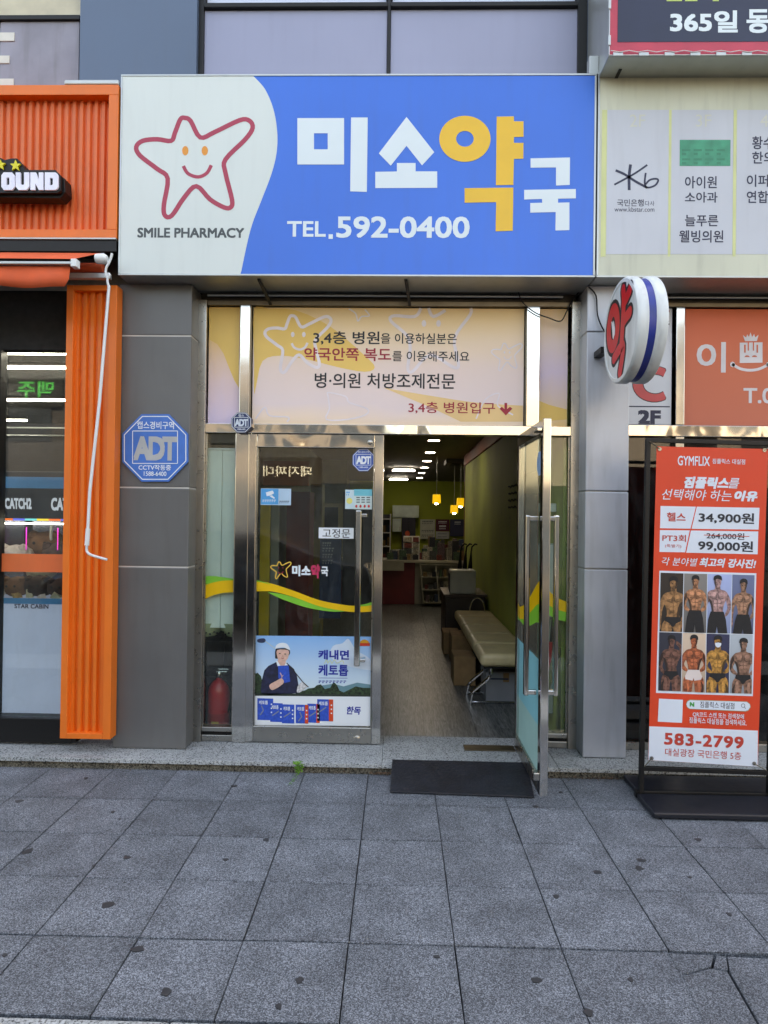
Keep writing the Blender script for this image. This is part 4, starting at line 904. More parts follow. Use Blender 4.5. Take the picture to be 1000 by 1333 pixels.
def claw(label, x0, x1, y0, depth, neon=True):
    t = thing('claw_machine', label, 'claw machine', ((x0+x1)/2, y0+depth/2, .05), 'claw machines in the arcade')
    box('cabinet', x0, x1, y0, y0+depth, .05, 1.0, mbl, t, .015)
    s_ = box('name_strip', x0+.005, x1-.005, y0-.004, y0-.0005, .965, 1.005, cyl, t, 0)
    box('marquee', x0, x1, y0, y0+depth, 1.55, 1.9, mat('marquee_panel', (34, 38, 52), .4), t, .01)
    box('blue_reflection_band', x0-.002, x1+.002, y0-.003, y0-.0005, 1.78, 1.86, cyl, t, 0)  # pale blue reflection in the window, put in as a coloured band
    for px in (x0+.29, x0+.52): obj('led_tube', MB().tube([(px, y0+.12, 1.34), (px, y0+.12, 1.5)], .0035, 6), led, t)
    for px in (x0+.02, x1-.02):
        box('corner_post', px-.018, px+.018, y0, y0+.036, 1.001, 1.549, alu, t, .004)
        obj('led_tube', MB().tube([(px+(.05 if px < (x0+x1)/2 else -.05), y0+.1, 1.12), (px+(.05 if px < (x0+x1)/2 else -.05), y0+.1, 1.5)], .006, 6), led, t)
    box('back_panel', x0+.001, x1-.001, y0+depth-.03, y0+depth, 1.001, 1.549, mat('machine_mirror', (120, 124, 140), .15, .9), t, 0)
    obj('added_light_tube', MB().tube([(x0+.06, y0+.06, 1.53), (x1-.06, y0+.06, 1.53)], .004, 6), lampa, t)  # unseen tube added to light the plush heap
    obj('claw', MB().tube([(x0+.35, y0+.35, 1.54), (x0+.35, y0+.35, 1.4)], .012, 8).tube([(x0+.35, y0+.35, 1.4), (x0+.29, y0+.35, 1.33), (x0+.32, y0+.35, 1.27)], .007, 6).tube([(x0+.35, y0+.35, 1.4), (x0+.41, y0+.35, 1.33), (x0+.38, y0+.35, 1.27)], .007, 6), alu, t)
    return t
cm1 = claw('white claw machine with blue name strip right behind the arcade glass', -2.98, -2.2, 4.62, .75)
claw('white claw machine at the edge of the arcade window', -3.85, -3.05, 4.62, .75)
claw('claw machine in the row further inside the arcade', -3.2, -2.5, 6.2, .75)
T('STAR CABIN', (19, 786.5, 63, 792), 4.614, txt_navy, cm1, bold=.02)
T('CATCH2', (7, 649, 41, 662), 4.612, mk, cm1, bold=.04, shear=-.1); T('CATCH2', (67, 649, 110, 664), 4.612, mk, cm1, bold=.04)
bandled = MB()
for i in range(9): bandled.box(-2.97+.085*i, -2.97+.085*(i+1), 4.612, 4.617, 1.552, 1.566, i % 4)
obj('light_strip', bandled, [mat('rgb%d' % i, c_, .4, emit=c_, estr=.12) for i, c_ in enumerate(((90, 220, 240), (250, 220, 80), (250, 120, 60), (90, 110, 250)))], cm1)
k = 0
def plush(x, y, z, s, m, label):
    t = thing('plush_toy', label, 'plush toy', (x, y, z), 'plush toys heaped in the claw machine')
    mb = MB(); bm = bmesh.new(); bmesh.ops.create_icosphere(bm, subdivisions=2, radius=1)
    for v in bm.verts:
        f = 1+.12*noise.noise(v.co*2+Vector((x*9, y*7, 0))); v.co = Vector((x+v.co.x*s*1.15*f, y+v.co.y*s*.9*f, z+s*.75+v.co.z*s*.75*f))
    me = bpy.data.meshes.new('body'); 
    mb.add([v.co.copy() for v in bm.verts], [[v.index for v in f.verts] for f in bm.faces]); bm.free(); bpy.data.meshes.remove(me)
    obj('body', mb, m, t, smooth=True)
    obj('ear', MB().lathe((x-s*.6, y-s*.3, z+s*1.25), [(.02*s, -s*.3), (s*.3, -s*.1), (s*.28, s*.15), (.02*s, s*.3)], 'z', 8), m, t, smooth=True)
    obj('ear', MB().lathe((x+s*.6, y-s*.3, z+s*1.25), [(.02*s, -s*.3), (s*.3, -s*.1), (s*.28, s*.15), (.02*s, s*.3)], 'z', 8), m, t, smooth=True)
    mb = MB(); 
    for dx in (-.3, .3): mb.lathe((x+dx*s, y-s*.86, z+s*.85), [(.01*s, -.03*s), (.09*s, 0), (.01*s, .05*s)], 'y', 8)
    obj('eyes', mb, white_p if sum(m.node_tree.nodes['Principled BSDF'].inputs['Base Color'].default_value[:3]) > 9 else black, t)
rl = ['dark brown', 'black-brown', 'off-white', 'pink', 'tan', 'charcoal', 'beige', 'mid brown']
pls = [(-2.9, 4.74, .09, 0), (-2.74, 4.72, .085, 7), (-2.58, 4.73, .09, 1), (-2.42, 4.72, .08, 0), (-2.28, 4.74, .085, 5), (-2.82, 4.84, .10, 2), (-2.5, 4.86, .11, 0), (-2.34, 4.85, .10, 3), (-2.66, 4.9, .09, 6), (-2.7, 5.05, .12, 7), (-2.36, 5.05, .12, 1)]
heap = {6: .2, 7: .22, 9: .26, 10: .28, 5: .2}
for i, (x, y, s, c_) in enumerate(pls): plush(x, y, 1.002+heap.get(i, .1 if y > 4.8 else 0), s*1.15, plm[c_], '%s plush toy %s in the claw machine heap' % (rl[c_], ['at the near left', 'left of centre in front', 'in the front middle', 'right of centre in front', 'at the near right corner', 'on top at left', 'on top in the middle', 'on top at right', 'tucked behind the front row', 'at the back left', 'at the back right'][i]))
for i in range(7):
    x = -2.93+i*.105; t = obj('prize_box', MB().box(-.03, .03, -.02, .02, 0, .045), plm[[6, 2, 4, 6, 2, 6, 4][i]]); t.location = (x, 4.652, 1.003+.03*(i % 2)); t.rotation_euler = (.3, .5*i, .7*i)
    tag(t, 'small pale prize box lying among the plush toys against the glass', 'box', 'small prize boxes in the claw machine')
box('interior_base', -6, -1.95, 4.5, 4.6, .0, .05, black, room, 0)

# ================================================================== RIGHT-HAND SHOPFRONT
rf = thing('side_shopfront', 'steel-framed dark glass shopfront behind the red gym banner', 'shopfront', (2.3, GY, .055))
rx0 = 1.5
box('jamb', rx0, rx0+.022, GY-.02, GY+.05, .056, 3.085, steel_b, rf, .002)
m0, m1 = P(878, 480, GY).x, P(889, 480, GY).x
box('mullion', m0, m1, GY-.03, GY+.05, 2.255, 3.05, steel, rf, .003)
m2_, m3_ = P(893, 700, GY).x, P(906, 700, GY).x
box('mullion', m0, m1, GY-.03, GY+.05, .11, 2.175, steel_b, rf, .003)
box('transom', rx0+.023, 4, GY-.035, GY+.05, 2.176, 2.25, steel_c, rf, .003)
box('top_rail', rx0+.023, 4, GY-.02, GY+.05, 3.055, 3.084, steel_d, rf, .003)
box('sill', rx0+.023, 4, GY-.02, GY+.06, .056, .109, steel_b, rf, .003)
for a, b in ((rx0+.024, m0-.001), (m1+.001, 4)): box('pane', a, b, GY+.02, GY+.026, .11, 2.175, gl_dark, rf, 0)
rr = bpy.data.objects.new('side_room', None); COL.objects.link(rr); tag(rr, kind='structure')
box('floor', 1.3, 6, 4.7, 9, .0, .05, mat('side_floor', (60, 56, 50), .5), rr, 0); box('rear_wall', 1.3, 6, 7.5, 7.6, 0, 3, mat('side_wall', (50, 46, 42), .8), rr, 0)
box('ceiling', 1.3, 6, 4.6, 9, 2.8, 2.9, bd, rr, 0); box('side_wall', 1.24, 1.3, 4.7, 9, 0, 3, mat('side_wall3', (40, 38, 36), .8), rr, 0); box('side_wall', 6, 6.1, 4.5, 9, 0, 3, bd, rr, 0)
# PC room panel
pcs = thing('arcade_poster_panel', 'narrow white lightbox panel with red letter C and 2F', 'sign', (1.7, GY, 2.26))
PYC = GY+.0
pcf = box('panel', P(818, 480, PYC).x, P(874.5, 480, PYC).x, PYC, PYC+.03, 2.258, 3.05, mat('panel_white', (206, 210, 216), .4, 0, .02), pcs, .001)
fpc = lambda x, y: P(x, y, PYC-.001); fpc2 = lambda x, y: P(x, y, PYC-.002)
def cpoly(cx, cy, rx, ry, ix, iy, cut):
    o_ = [(cx+rx*math.cos(R(a)), cy+ry*math.sin(R(a))) for a in range(48, 313, 12)]; i_ = [(cx+1+ix*math.cos(R(a)), cy+iy*math.sin(R(a))) for a in range(312, 47, -12)]
    return [(min(x, cut), y) for x, y in o_+i_]
mb = MB(); mb.poly([fpc(*p) for p in cpoly(852, 500, 29, 24, 15, 12, 867.5)]); o = obj('lettering', mb, txt_blk, pcf)
mb = MB(); mb.poly([fpc2(*p) for p in cpoly(852, 500, 28, 23, 16, 13, 866.7)]); o = obj('lettering', mb, mat('faded_red', (206, 78, 78), .5), pcf)
mb = MB(); mb.poly([fpc(*p) for p in ell(855, 444, 12.5, 11, 20)]); obj('lettering', mb, txt_blk, pcf)
mb = MB(); mb.poly([fpc2(*p) for p in ell(855, 444, 11.5, 10, 20)]); obj('lettering', mb, MATS['faded_red'], pcf)
T('2F', (832, 535, 859, 551), PYC-.001, txt_navy, pcf, bold=.05)
T('OR', (855, 408, 871, 418.5), PYC-.001, txt_blk, pcf, bold=.02)
for r_, m_ in (((855, 403.5, 871.5, 406), MATS['faded_red']), ((855, 421, 871.5, 423), txt_blk), ((818.5, 528.5, 872, 530), txt_navy)): card('line_print', r_, PYC-.001, m_, pcf)
# orange dental sign
dsn = thing('orange_window_sign', 'orange sign with white castle and crown emblem over the dark window', 'sign', (2.2, GY, 2.26))
df = box('panel', P(890.5, 480, PYC).x, 4, PYC-.0, PYC+.03, 2.256, 3.048, ramp_mat('orange_sign_face', [(0, (202, 104, 78)), (.5, (208, 100, 66)), (1, (222, 92, 44))], noise_amt=.05), dsn, .001)
owt = mat('offwhite_text', (214, 208, 210), .5)
T('이', (908, 446, 944, 484), PYC-.001, owt, df, bold=.02)
def qd(*pts): return [(740+x*.26, 340+y*.26) for x, y in pts]
mb = MB()
mb.poly([fpc(*p) for p in qd((858, 408), (972, 406), (972, 508), (858, 510))])
obj('castle_print', mb, owt, df)
mb = MB()
for a, b, c_, d in ((880, 418, 888, 458), (898, 405, 904, 448), (924, 405, 930, 448), (942, 418, 950, 458)): mb.poly([fpc2(*p) for p in qd((a, b), (c_, b), (c_, d), (a, d))])
for cx_ in (895, 932): mb.poly([fpc2(*p) for p in qd(*(ell(cx_, 480, 13, 9, 10, 180, 360)))])
obj('castle_print', mb, MATS['orange_sign_face'], df)
mb = MB(); mb.poly([fpc(*p) for p in qd((874, 370), (890, 382), (896, 366), (904, 380), (912, 356), (920, 380), (930, 364), (936, 382), (952, 368), (944, 400), (884, 400))]); obj('crown_print', mb, owt, df)
mb = MB(); band(mb, catmull(qd((820, 515), (860, 538), (910, 546), (960, 538), (1005, 515)), False, 4), 3.6, fpc, False)
for a, b in ((822, 517), (1003, 517)): mb.poly([fpc(*p) for p in qd(*ell(a, b, 13, 14, 8))])
obj('smile_print', mb, owt, df)
T('T.0', (968.5, 505.5, 1006, 524.5), PYC-.001, owt, df, bold=.02)

# ================================================================== ROUND PROJECTING SIGN
rs = thing('round_pharmacy_sign', 'round white projecting sign with red letter and blue band on the pillar', 'sign', (1.38, 4.35, 2.74))
rc = Vector((1.283, 3.90, 2.712)); RR = .303
disc = mat('disc_plastic', (214, 220, 220), .35, 0, .03, 4, dirt=.35)
def pr_disc(x0, w_, r=RR):
    return MB().lathe((x0, rc.y, rc.z), [(.001, 0), (r*.90, 0), (r*.905, -.004), (r*.97, -.002), (r*.995, .008), (r, .016), (r, w_-.006), (r*.985, w_), (.001, w_)], 'x', 64)
obj('disc', pr_disc(rc.x, .06), disc, rs, smooth=True); obj('disc', pr_disc(rc.x+.104, .06), disc, rs, smooth=True)
obj('band', MB().lathe((rc.x+.08, rc.y, rc.z), [(RR*.965, -.022), (RR*.965, .026)], 'x', 64), mat('band_blue', (28, 52, 140), .35, 0, .12, 10, dirt=.3), rs, smooth=True)
def rface(l): return lambda a, b: Vector((rc.x-.0005-.0008*l, rc.y-a*RR, rc.z+b*RR))
dr, db2 = mat('disc_red', (214, 30, 38), .4), txt_blk
ringp = [(-.40+.27*math.cos(R(t_)), .17+.36*math.sin(R(t_))) for t_ in range(0, 360, 15)]
strokes = [([(.18, .74), (.22, .5), (.17, .1), (.12, -.22)], 1), ([(.2, .46), (.38, .53), (.56, .62)], 1), ([(.2, .12), (.38, .17), (.56, .2)], 1), ([(-.32, -.45), (-.05, -.36), (.2, -.34), (.16, -.55), (.04, -.8)], 1)]
for l, wd_, m_ in ((0, .41, db2), (1, .26, dr)):
    mb = MB(); fn = rface(l); band(mb, ringp, wd_, fn, True)
    for k_, (pts, _) in enumerate(strokes):
        fk = rface(l+.15*(k_+1)); band(mb, catmull(pts, False, 5), wd_*.86, fk, False)
        for e_, (a_, b_) in enumerate((pts[0], pts[-1])): mb.poly([rface(l+.15*(k_+1)+.07)(*p) for p in ell(a_, b_, wd_*.43, wd_*.43, 14)])
    obj('lettering', mb, m_, rs)
mb = MB(); mb.poly([rface(2)(*p) for p in ((-.5, .33), (-.44, .32), (-.38, .2), (-.34, .3), (-.27, .12), (-.28, .02), (-.38, -.06), (-.42, .0), (-.44, .12))]); obj('lettering', mb, white_p, rs)
obj('bracket', MB().tube([(rc.x+.105, 4.35, rc.z-.05), (rc.x+.105, rc.y, rc.z-.05)], .018, 10), black, rs)
box('bracket', rc.x-.02, rc.x+.03, 4.2, 4.349, 2.66, 2.7, black, rs, .003)
obj('cable', MB().tube([P(*p, 4.33) for p in catmull([(766, 373), (776, 385), (778, 410), (785, 428), (792, 436)], False, 4)], .005, 6), black_m, rs, smooth=True)

# ================================================================== BANNER STAND
bs = thing('banner_stand', 'black metal stand holding a tall red gym banner with prices', 'banner stand', (1.9, 3.86, 0))
fmx = black
SYB = 3.84
def q3(px, py, Y): return P(px, py, Y)
def bar(name, a, b, w_=.028, Y=SYB, m=black):
    A, B = P(*a, Y), P(*b, Y); return obj(name, MB().tube([A, B], w_*.62, 4), m, bs)
# base plates: low tray front and back
bm_ = mat('stand_base_black', (20, 23, 32), .4, 0, .1, 4, bump=.0006, bscale=30)
z_b = .038
obj('base_plate', MB().box(1.39, 2.42, 3.60, 3.855, .006, z_b), bm_, bs, .008); obj('base_plate', MB().box(1.41, 2.42, 3.885, 4.15, .006, .032), bm_, bs, .008)
obj('base_bar', MB().box(1.385, 2.42, 3.856, 3.884, .01, .05), black, bs, .003)
def frame_post(a, b, w_=.026):
    A, B = P(*a, SYB+.02), P(*b, SYB+.02); mb = MB()
    mb.hull8([A+Vector((-w_/2, -w_/2, 0)), A+Vector((w_/2, -w_/2, 0)), B+Vector((w_/2, -w_/2, 0)), B+Vector((-w_/2, -w_/2, 0)), A+Vector((-w_/2, w_/2, 0)), A+Vector((w_/2, w_/2, 0)), B+Vector((w_/2, w_/2, 0)), B+Vector((-w_/2, w_/2, 0))])
    return mb
obj('post', frame_post((843.5, 571), (834.5, 1031)), black, bs, .002); obj('post', frame_post((1013, 576), (1001, 1037)), black, bs, .002)
def frame_rail(a, b, w_=.024):
    A, B = P(*a, SYB+.02), P(*b, SYB+.02); mb = MB(); h = w_/2
    mb.hull8([A+Vector((0, -h, -h)), B+Vector((0, -h, -h)), B+Vector((0, -h, h)), A+Vector((0, -h, h)), A+Vector((0, h, -h)), B+Vector((0, h, -h)), B+Vector((0, h, h)), A+Vector((0, h, h))]); return mb
obj('rail', frame_rail((841, 573), (1016, 578)), black, bs, .002); obj('rail', frame_rail((836, 1000), (1001, 1006)), black, bs, .002)
BY = SYB
def bf(l): return lambda x, y: P(x, y, BY-.0006*l)
b4 = [(855, 581), (1000, 584.5), (986.5, 998), (844, 989.5)]
A = [P(*p, BY) for p in b4]; ban_red = mat('banner_red', (226, 66, 34), .5, 0, .03, 3, bump=.0004, bscale=40)
def bil(u, v):   # banner's own coordinates, v from bottom
    a = A[3].lerp(A[2], u); b = A[0].lerp(A[1], u); return a.lerp(b, v)
mb = MB(); NU, NV = 8, 20
def brip(u, v): p = bil(u, v).copy(); p.y += .004*math.sin(v*9+u*3); return p
BV = [bil(i/NU, j/NV) for j in range(NV+1) for i in range(NU+1)]
mb.add(BV, [(j*(NU+1)+i, j*(NU+1)+i+1, (j+1)*(NU+1)+i+1, (j+1)*(NU+1)+i) for j in range(NV) for i in range(NU)])
bn = obj('banner', mb, ban_red, bs)
sm = bn.modifiers.new('solid', 'SOLIDIFY'); sm.thickness = .001; sm.offset = 1 if False else -1
SL = (1001.5-846)/1e9
def slope(y): return .022+(y-581)/420*.035   # text lines fall slightly towards the right, more so at the foot
def bmap(rect, l):
    x0, y0, x1, y1 = rect; s = slope((y0+y1)/2); lean = -.026
    def f(u, v):
        x = x0+(x1-x0)*u; y = y1+(y0-y1)*v+(u-.5)*(x1-x0)*s; x += (v-.5)*(y1-y0)*(-lean); return P(x, y, BY-.0006*l)
    return f
def BT(body, rect, m, l=3, **k): return text(body, bmap(rect, l), m, bn, **k)
def bq(*pts): return [(840+x/5.125, 740+y/5.125) for x, y in pts]     # lower crop
def bu(*pts): return [(800+x/5, 570+y/5) for x, y in pts]             # upper crop
def bp_(name, pts, m, l, sm_=0, par=None, label=None):
    pts = catmull(pts, True, sm_) if sm_ else pts; mb = MB(); mb.poly([bf(l)(*p) for p in pts]); return obj(name, mb, m, par or bn, label=label)
bwh = mat('banner_white', (214, 222, 232), .5, 0, .02); bdk = mat('banner_text_dark', (34, 38, 50), .5); brd = mat('banner_text_red', (196, 62, 50), .5)
bp_('white_panel', bq((28, 1053), (752, 1082), (750, 1322), (22, 1278)), bwh, 1)
BT('GYMFLIX', (882.5, 594, 924, 606), bwh, bold=.015); BT('짐플릭스 대실점', (927.5, 597.5, 970, 604), bwh, bold=.01)
BT('짐플릭스', (891.5, 621.5, 948, 635.5), bwh, bold=.05, shear=.22); BT('를', (949, 622.5, 962.5, 635.5), bwh, bold=.01, shear=.22)
BT('선택해야 하는', (862, 637.5, 952.5, 651.5), bwh, bold=.004, shear=.22); BT('이유', (957, 639.5, 985.5, 652), bwh, bold=.05, shear=.22)
bp_('price_panel', bu((300, 443), (530, 448), (495, 591), (297, 588)), bwh, 1); bp_('price_panel', bu((536, 448), (944, 455), (938, 597), (502, 592)), bwh, 1)
bp_('price_panel', bu((296, 600), (490, 602), (460, 745), (293, 742)), bwh, 1); bp_('price_panel', bu((498, 603), (936, 609), (932, 758), (467, 747)), bwh, 1)
BT('헬스', (868.5, 667.5, 892.5, 678.5), brd, bold=.02); BT('34,900원', (910, 667.5, 981.5, 681.5), bdk, bold=.022)
BT('PT3회', (862.5, 696, 893, 705), brd, bold=.015); BT('(특별가)', (866, 708.5, 887, 713.5), brd)
BT('264,000원', (920, 693.5, 969, 702.5), bdk, bold=.012); BT('99,000원', (909.5, 704, 980, 718), bdk, bold=.022)
mb = MB(); band(mb, bu((582, 632), (878, 642)), .8, bf(4), False); obj('strike_print', mb, brd, bn)
BT('각 분야별', (861.5, 726, 908, 736.5), bwh, bold=.004, shear=.22); BT('최고의 강사진!', (911, 727.5, 984, 738.5), bwh, bold=.035, shear=.22)
bp_('photo_border', bq((95, 15), (742, 32), (718, 852), (72, 830)), bwh, 1)
cells = [((103, 28), (256, 33), (247, 424), (95, 420)), ((260, 33), (414, 37), (406, 430), (254, 426)), ((418, 37), (578, 41), (568, 434), (412, 430)), ((582, 41), (730, 45), (720, 438), (574, 434)),
         ((94, 425), (246, 430), (238, 820), (86, 815)), ((250, 430), (405, 434), (400, 828), (242, 822)), ((410, 435), (564, 440), (558, 832), (404, 828)), ((568, 440), (718, 444), (710, 836), (562, 832))]
bgc = [(46, 38, 34), (132, 128, 124), (168, 184, 226), (104, 116, 150), (46, 50, 64), (222, 196, 172), (50, 54, 84), (178, 188, 196)]
skc = [(150, 106, 68), (176, 118, 84), (168, 130, 126), (160, 116, 92), (112, 74, 62), (168, 88, 56), (176, 124, 60), (140, 102, 84)]
spec_ = [dict(p='b', cx=.58, arms='l'), dict(p='t', cx=.5, arms='k'), dict(p='t', cx=.42, arms='l'), dict(p='t', cx=.52, arms='l'), dict(p='b', cx=.55, arms='u'), dict(p='w', cx=.5, arms='k'), dict(p='b', cx=.5, arms='k', mask=1), dict(p='b', cx=.6, arms='k')]
pants = mat('photo_black', (22, 22, 26), .6, 0, .15, 50); pwh = mat('photo_white_shorts', (222, 206, 200), .6)
for i, (cl_, b_, s_, o_) in enumerate(zip(cells, bgc, skc, spec_)):
    cm_ = ramp_mat('photo_bg%d' % i, [(0, tuple(int(v*.8) for v in b_)), (1, b_)], noise_amt=.2)
    ph = bp_('photo', bq(*cl_), cm_, 2, label='printed photo of a bare-chested muscular man')
    sk = mat('photo_skin%d' % i, s_, .5, 0, .35, 55, detail=2); skd = mat('photo_skin_shade%d' % i, tuple(int(v*.7) for v in s_), .5, 0, .2, 60); skh = mat('photo_skin_light%d' % i, tuple(min(255, int(v*1.18+6)) for v in s_), .5, 0, .15, 60)
    def c2(u, v, cl_=cl_):   # cell coords, v from top
        a = Vector(cl_[0]).lerp(Vector(cl_[1]), u); b = Vector(cl_[3]).lerp(Vector(cl_[2]), u); w3 = a.lerp(b, v); return (840+w3.x/5.125, 740+w3.y/5.125)
    cx = o_['cx']; D = cx-.5; sxw = (1.38, 1.18, 1.26, 1.24, 1.2, 1.22, 1.3, 1.36)[i]; syw = (1.12, 1.0, 1.04, 1.02, 1.0, 1.02, 1.04, 1.02)[i]; syo = (.03, .0, -.01, .04, .02, .0, .0, .03)[i]
    def fg(nm, pts, m_, l, sm_=3):
        pts = [(.5+(u-.5)*sxw+D, v*syw+syo) for u, v in pts]; pts = catmull(pts, True, sm_) if sm_ else pts
        pts = [(max(.0, min(1, u)), max(0, min(1, v))) for u, v in pts]
        mb = MB(); mb.poly([bf(l)(*c2(*p)) for p in pts]); return obj(nm, mb, m_, bn)
    if o_['arms'] == 'u':
        fg('figure_print', [(.78, .36), (.92, .33), (.97, .24), (.8, .16), (.68, .12), (.66, .17), (.78, .23), (.8, .27)], sk, 3)
        fg('figure_print', [(.2, .32), (.1, .42), (.05, .55), (.15, .66), (.3, .7), (.3, .66), (.18, .57), (.22, .46)], sk, 3)
    elif o_['arms'] == 'k':
        fg('figure_print', [(.22, .3), (.08, .38), (.02, .52), (.14, .62), (.28, .64), (.28, .6), (.16, .52), (.24, .42)], sk, 3)
        fg('figure_print', [(.78, .3), (.92, .38), (.98, .52), (.86, .62), (.72, .64), (.72, .6), (.84, .52), (.76, .42)], sk, 3)
    else:
        fg('figure_print', [(.22, .3), (.1, .38), (.04, .55), (.02, .72), (.06, .82), (.12, .82), (.13, .66), (.18, .5), (.26, .42)], sk, 3)
        fg('figure_print', [(.78, .3), (.9, .38), (.96, .52), (.9, .64), (.78, .7), (.76, .66), (.84, .56), (.8, .46)], sk, 3)
    fg('figure_print', [(.42, .2), (.58, .2), (.6, .255), (.76, .28), (.85, .34), (.8, .42), (.73, .5), (.69, .6), (.7, .68), (.3, .68), (.31, .6), (.27, .5), (.2, .42), (.15, .34), (.24, .28), (.4, .255)], sk, 4)
    fg('figure_print', [(.5, .045), (.6, .07), (.615, .14), (.58, .2), (.5, .23), (.42, .2), (.385, .14), (.4, .07)], sk, 5)
    fg('figure_print', [(.5, .02), (.62, .045), (.64, .11), (.6, .1), (.5, .085), (.4, .1), (.36, .11), (.38, .045)], pants, 6)
    fg('figure_print', [(.44, .135), (.48, .13), (.48, .14), (.44, .145)], pants, 6, 0); fg('figure_print', [(.53, .13), (.57, .135), (.57, .145), (.53, .14)], pants, 6, 0)
    if o_.get('mask'): fg('figure_print', [(.41, .145), (.6, .145), (.58, .2), (.5, .22), (.43, .2)], bwh, 6)
    # muscles
    fg('figure_print', [(.49, .31), (.49, .4), (.4, .425), (.28, .4), (.3, .395), (.42, .405)], skd, 5, 0); fg('figure_print', [(.51, .31), (.51, .4), (.6, .425), (.72, .4), (.7, .395), (.58, .405)], skd, 5, 0)
    fg('figure_print', [(.3, .31), (.42, .3), (.46, .34), (.4, .37), (.3, .36)], skh, 5); fg('figure_print', [(.56, .31), (.68, .31), (.7, .35), (.6, .37), (.54, .34)], skh, 5)
    for k_ in range(3):
        for sgn in (-1, 1): fg('figure_print', [(.5+sgn*.02, .435+k_*.06), (.5+sgn*.11, .44+k_*.06), (.5+sgn*.1, .475+k_*.06), (.5+sgn*.02, .475+k_*.06)], skh if k_ < 2 else sk, 5)
    fg('figure_print', [(.495, .42), (.505, .42), (.505, .64), (.495, .64)], skd, 6, 0)
    sd_ = 1 if i in (0, 3, 5, 6) else -1
    m5 = lambda pts, sd_=sd_: [(.5+(u-.5)*sd_, v) for u, v in pts]
    deep = mat('photo_skin_deep%d' % i, tuple(int(v*.42) for v in s_), .6)
    fg('figure_print', m5([(.8, .41), (.73, .5), (.69, .6), (.7, .68), (.62, .68), (.63, .56), (.68, .46), (.74, .42)]), deep, 4.5)
    fg('figure_print', m5([(.84, .33), (.9, .4), (.95, .52), (.9, .56), (.86, .46), (.8, .4)]), deep, 4.5)
    fg('figure_print', m5([(.56, .06), (.61, .09), (.615, .14), (.58, .2), (.53, .22), (.56, .15)]), deep, 5.5)
    if o_['p'] != 't': fg('figure_print', m5([(.76, .8), (.86, .88), (.84, 1), (.76, 1), (.78, .9)]), deep, 5.5)
    fg('figure_print', [(.43, .225), (.57, .225), (.54, .25), (.46, .25)], skd, 6, 0)
    if o_['p'] == 't':
        fg('figure_print', [(.28, .62), (.72, .62), (.8, .75), (.86, 1), (.54, 1), (.5, .86), (.46, 1), (.14, 1), (.2, .75)], pants, 6, 0)
    else:
        fg('figure_print', [(.3, .68), (.16, .76), (.14, .9), (.18, 1), (.42, 1), (.47, .85), (.5, .76)], sk, 5); fg('figure_print', [(.7, .68), (.84, .76), (.86, .9), (.82, 1), (.58, 1), (.53, .85), (.5, .76)], sk, 5)
        fg('figure_print', [(.26, .78), (.34, .76), (.36, .9), (.3, .98)], skh, 6); fg('figure_print', [(.66, .78), (.74, .78), (.72, .95), (.64, .9)], skh, 6)
        if o_['p'] == 'w': fg('figure_print', [(.3, .61), (.7, .61), (.8, .72), (.76, .77), (.53, .79), (.5, .74), (.47, .79), (.22, .77), (.2, .72)], pwh, 7, 0)
        else: fg('figure_print', [(.26, .64), (.74, .64), (.76, .7), (.6, .74), (.53, .79), (.47, .79), (.4, .74), (.24, .7)], pants, 7, 0)
bp_('white_square', bq((92, 868), (252, 876), (246, 1030), (84, 1022)), bwh, 2)
sp_ = [(275+22, 875), (680, 888), (700, 905), (704, 925), (690, 948), (670, 955), (295, 938), (278, 925), (272, 905), (280, 885)]
bp_('search_bar', bq(*sp_), mat('bar_edge', (150, 160, 120), .5), 2); bp_('search_bar', bq(*[(486+(x-486)*.985, 915+(y-915)*.9) for x, y in sp_]), bwh, 3)
BT('N', (898.5, 914.5, 903.5, 919.5), mat('green_n', (40, 150, 70), .5), 4, bold=.06); BT('짐플릭스 대실점', (911.5, 914, 956, 922), bdk, 4, bold=.004)
mb = MB(); band(mb, ell(967.5, 918.5, 2.3, 2.4, 12), .6, bf(4)); band(mb, [(969, 920.3), (971, 922.5)], .6, bf(4), False); obj('search_icon', mb, txt_grey, bn)
BT('QR코드 스캔 또는 검색창에', (902, 928, 968.5, 935), bwh, 4, bold=.012); BT('짐플릭스 대실점을 검색하세요.', (897.5, 935.5, 972, 943), bwh, 4, bold=.012)
BT('583-2799', (865.5, 957, 967.5, 971.5), brd, 3, bold=.03, spacing=1.1); BT('대실광장 국민은행 5층', (866, 976.5, 965, 986.5), brd, 3, bold=.004)
for a in ((859, 584.5), (995.5, 586), (848.5, 987), (982, 994)):
    c_ = P(*a, BY-.003); obj('eyelet', MB().lathe((c_.x, BY-.004, c_.z), [(.004, 0), (.011, 0), (.011, .003), (.004, .003)], 'y', 14), steel_b, bn)
for a, b in (((859, 584.5), (846, 575)), ((995.5, 586), (1009, 578)), ((848.5, 987), (839, 998)), ((982, 994), (998, 1003))):
    obj('tie', MB().tube([P(*a, BY-.005), P(*b, SYB+.0)], .003, 6), steel_d, bs)

# ================================================================== MAT and WEED
mm_ = mat('rubber_mat', (26, 30, 38), .5, 0, .2, 12, bump=.004, bscale=45)
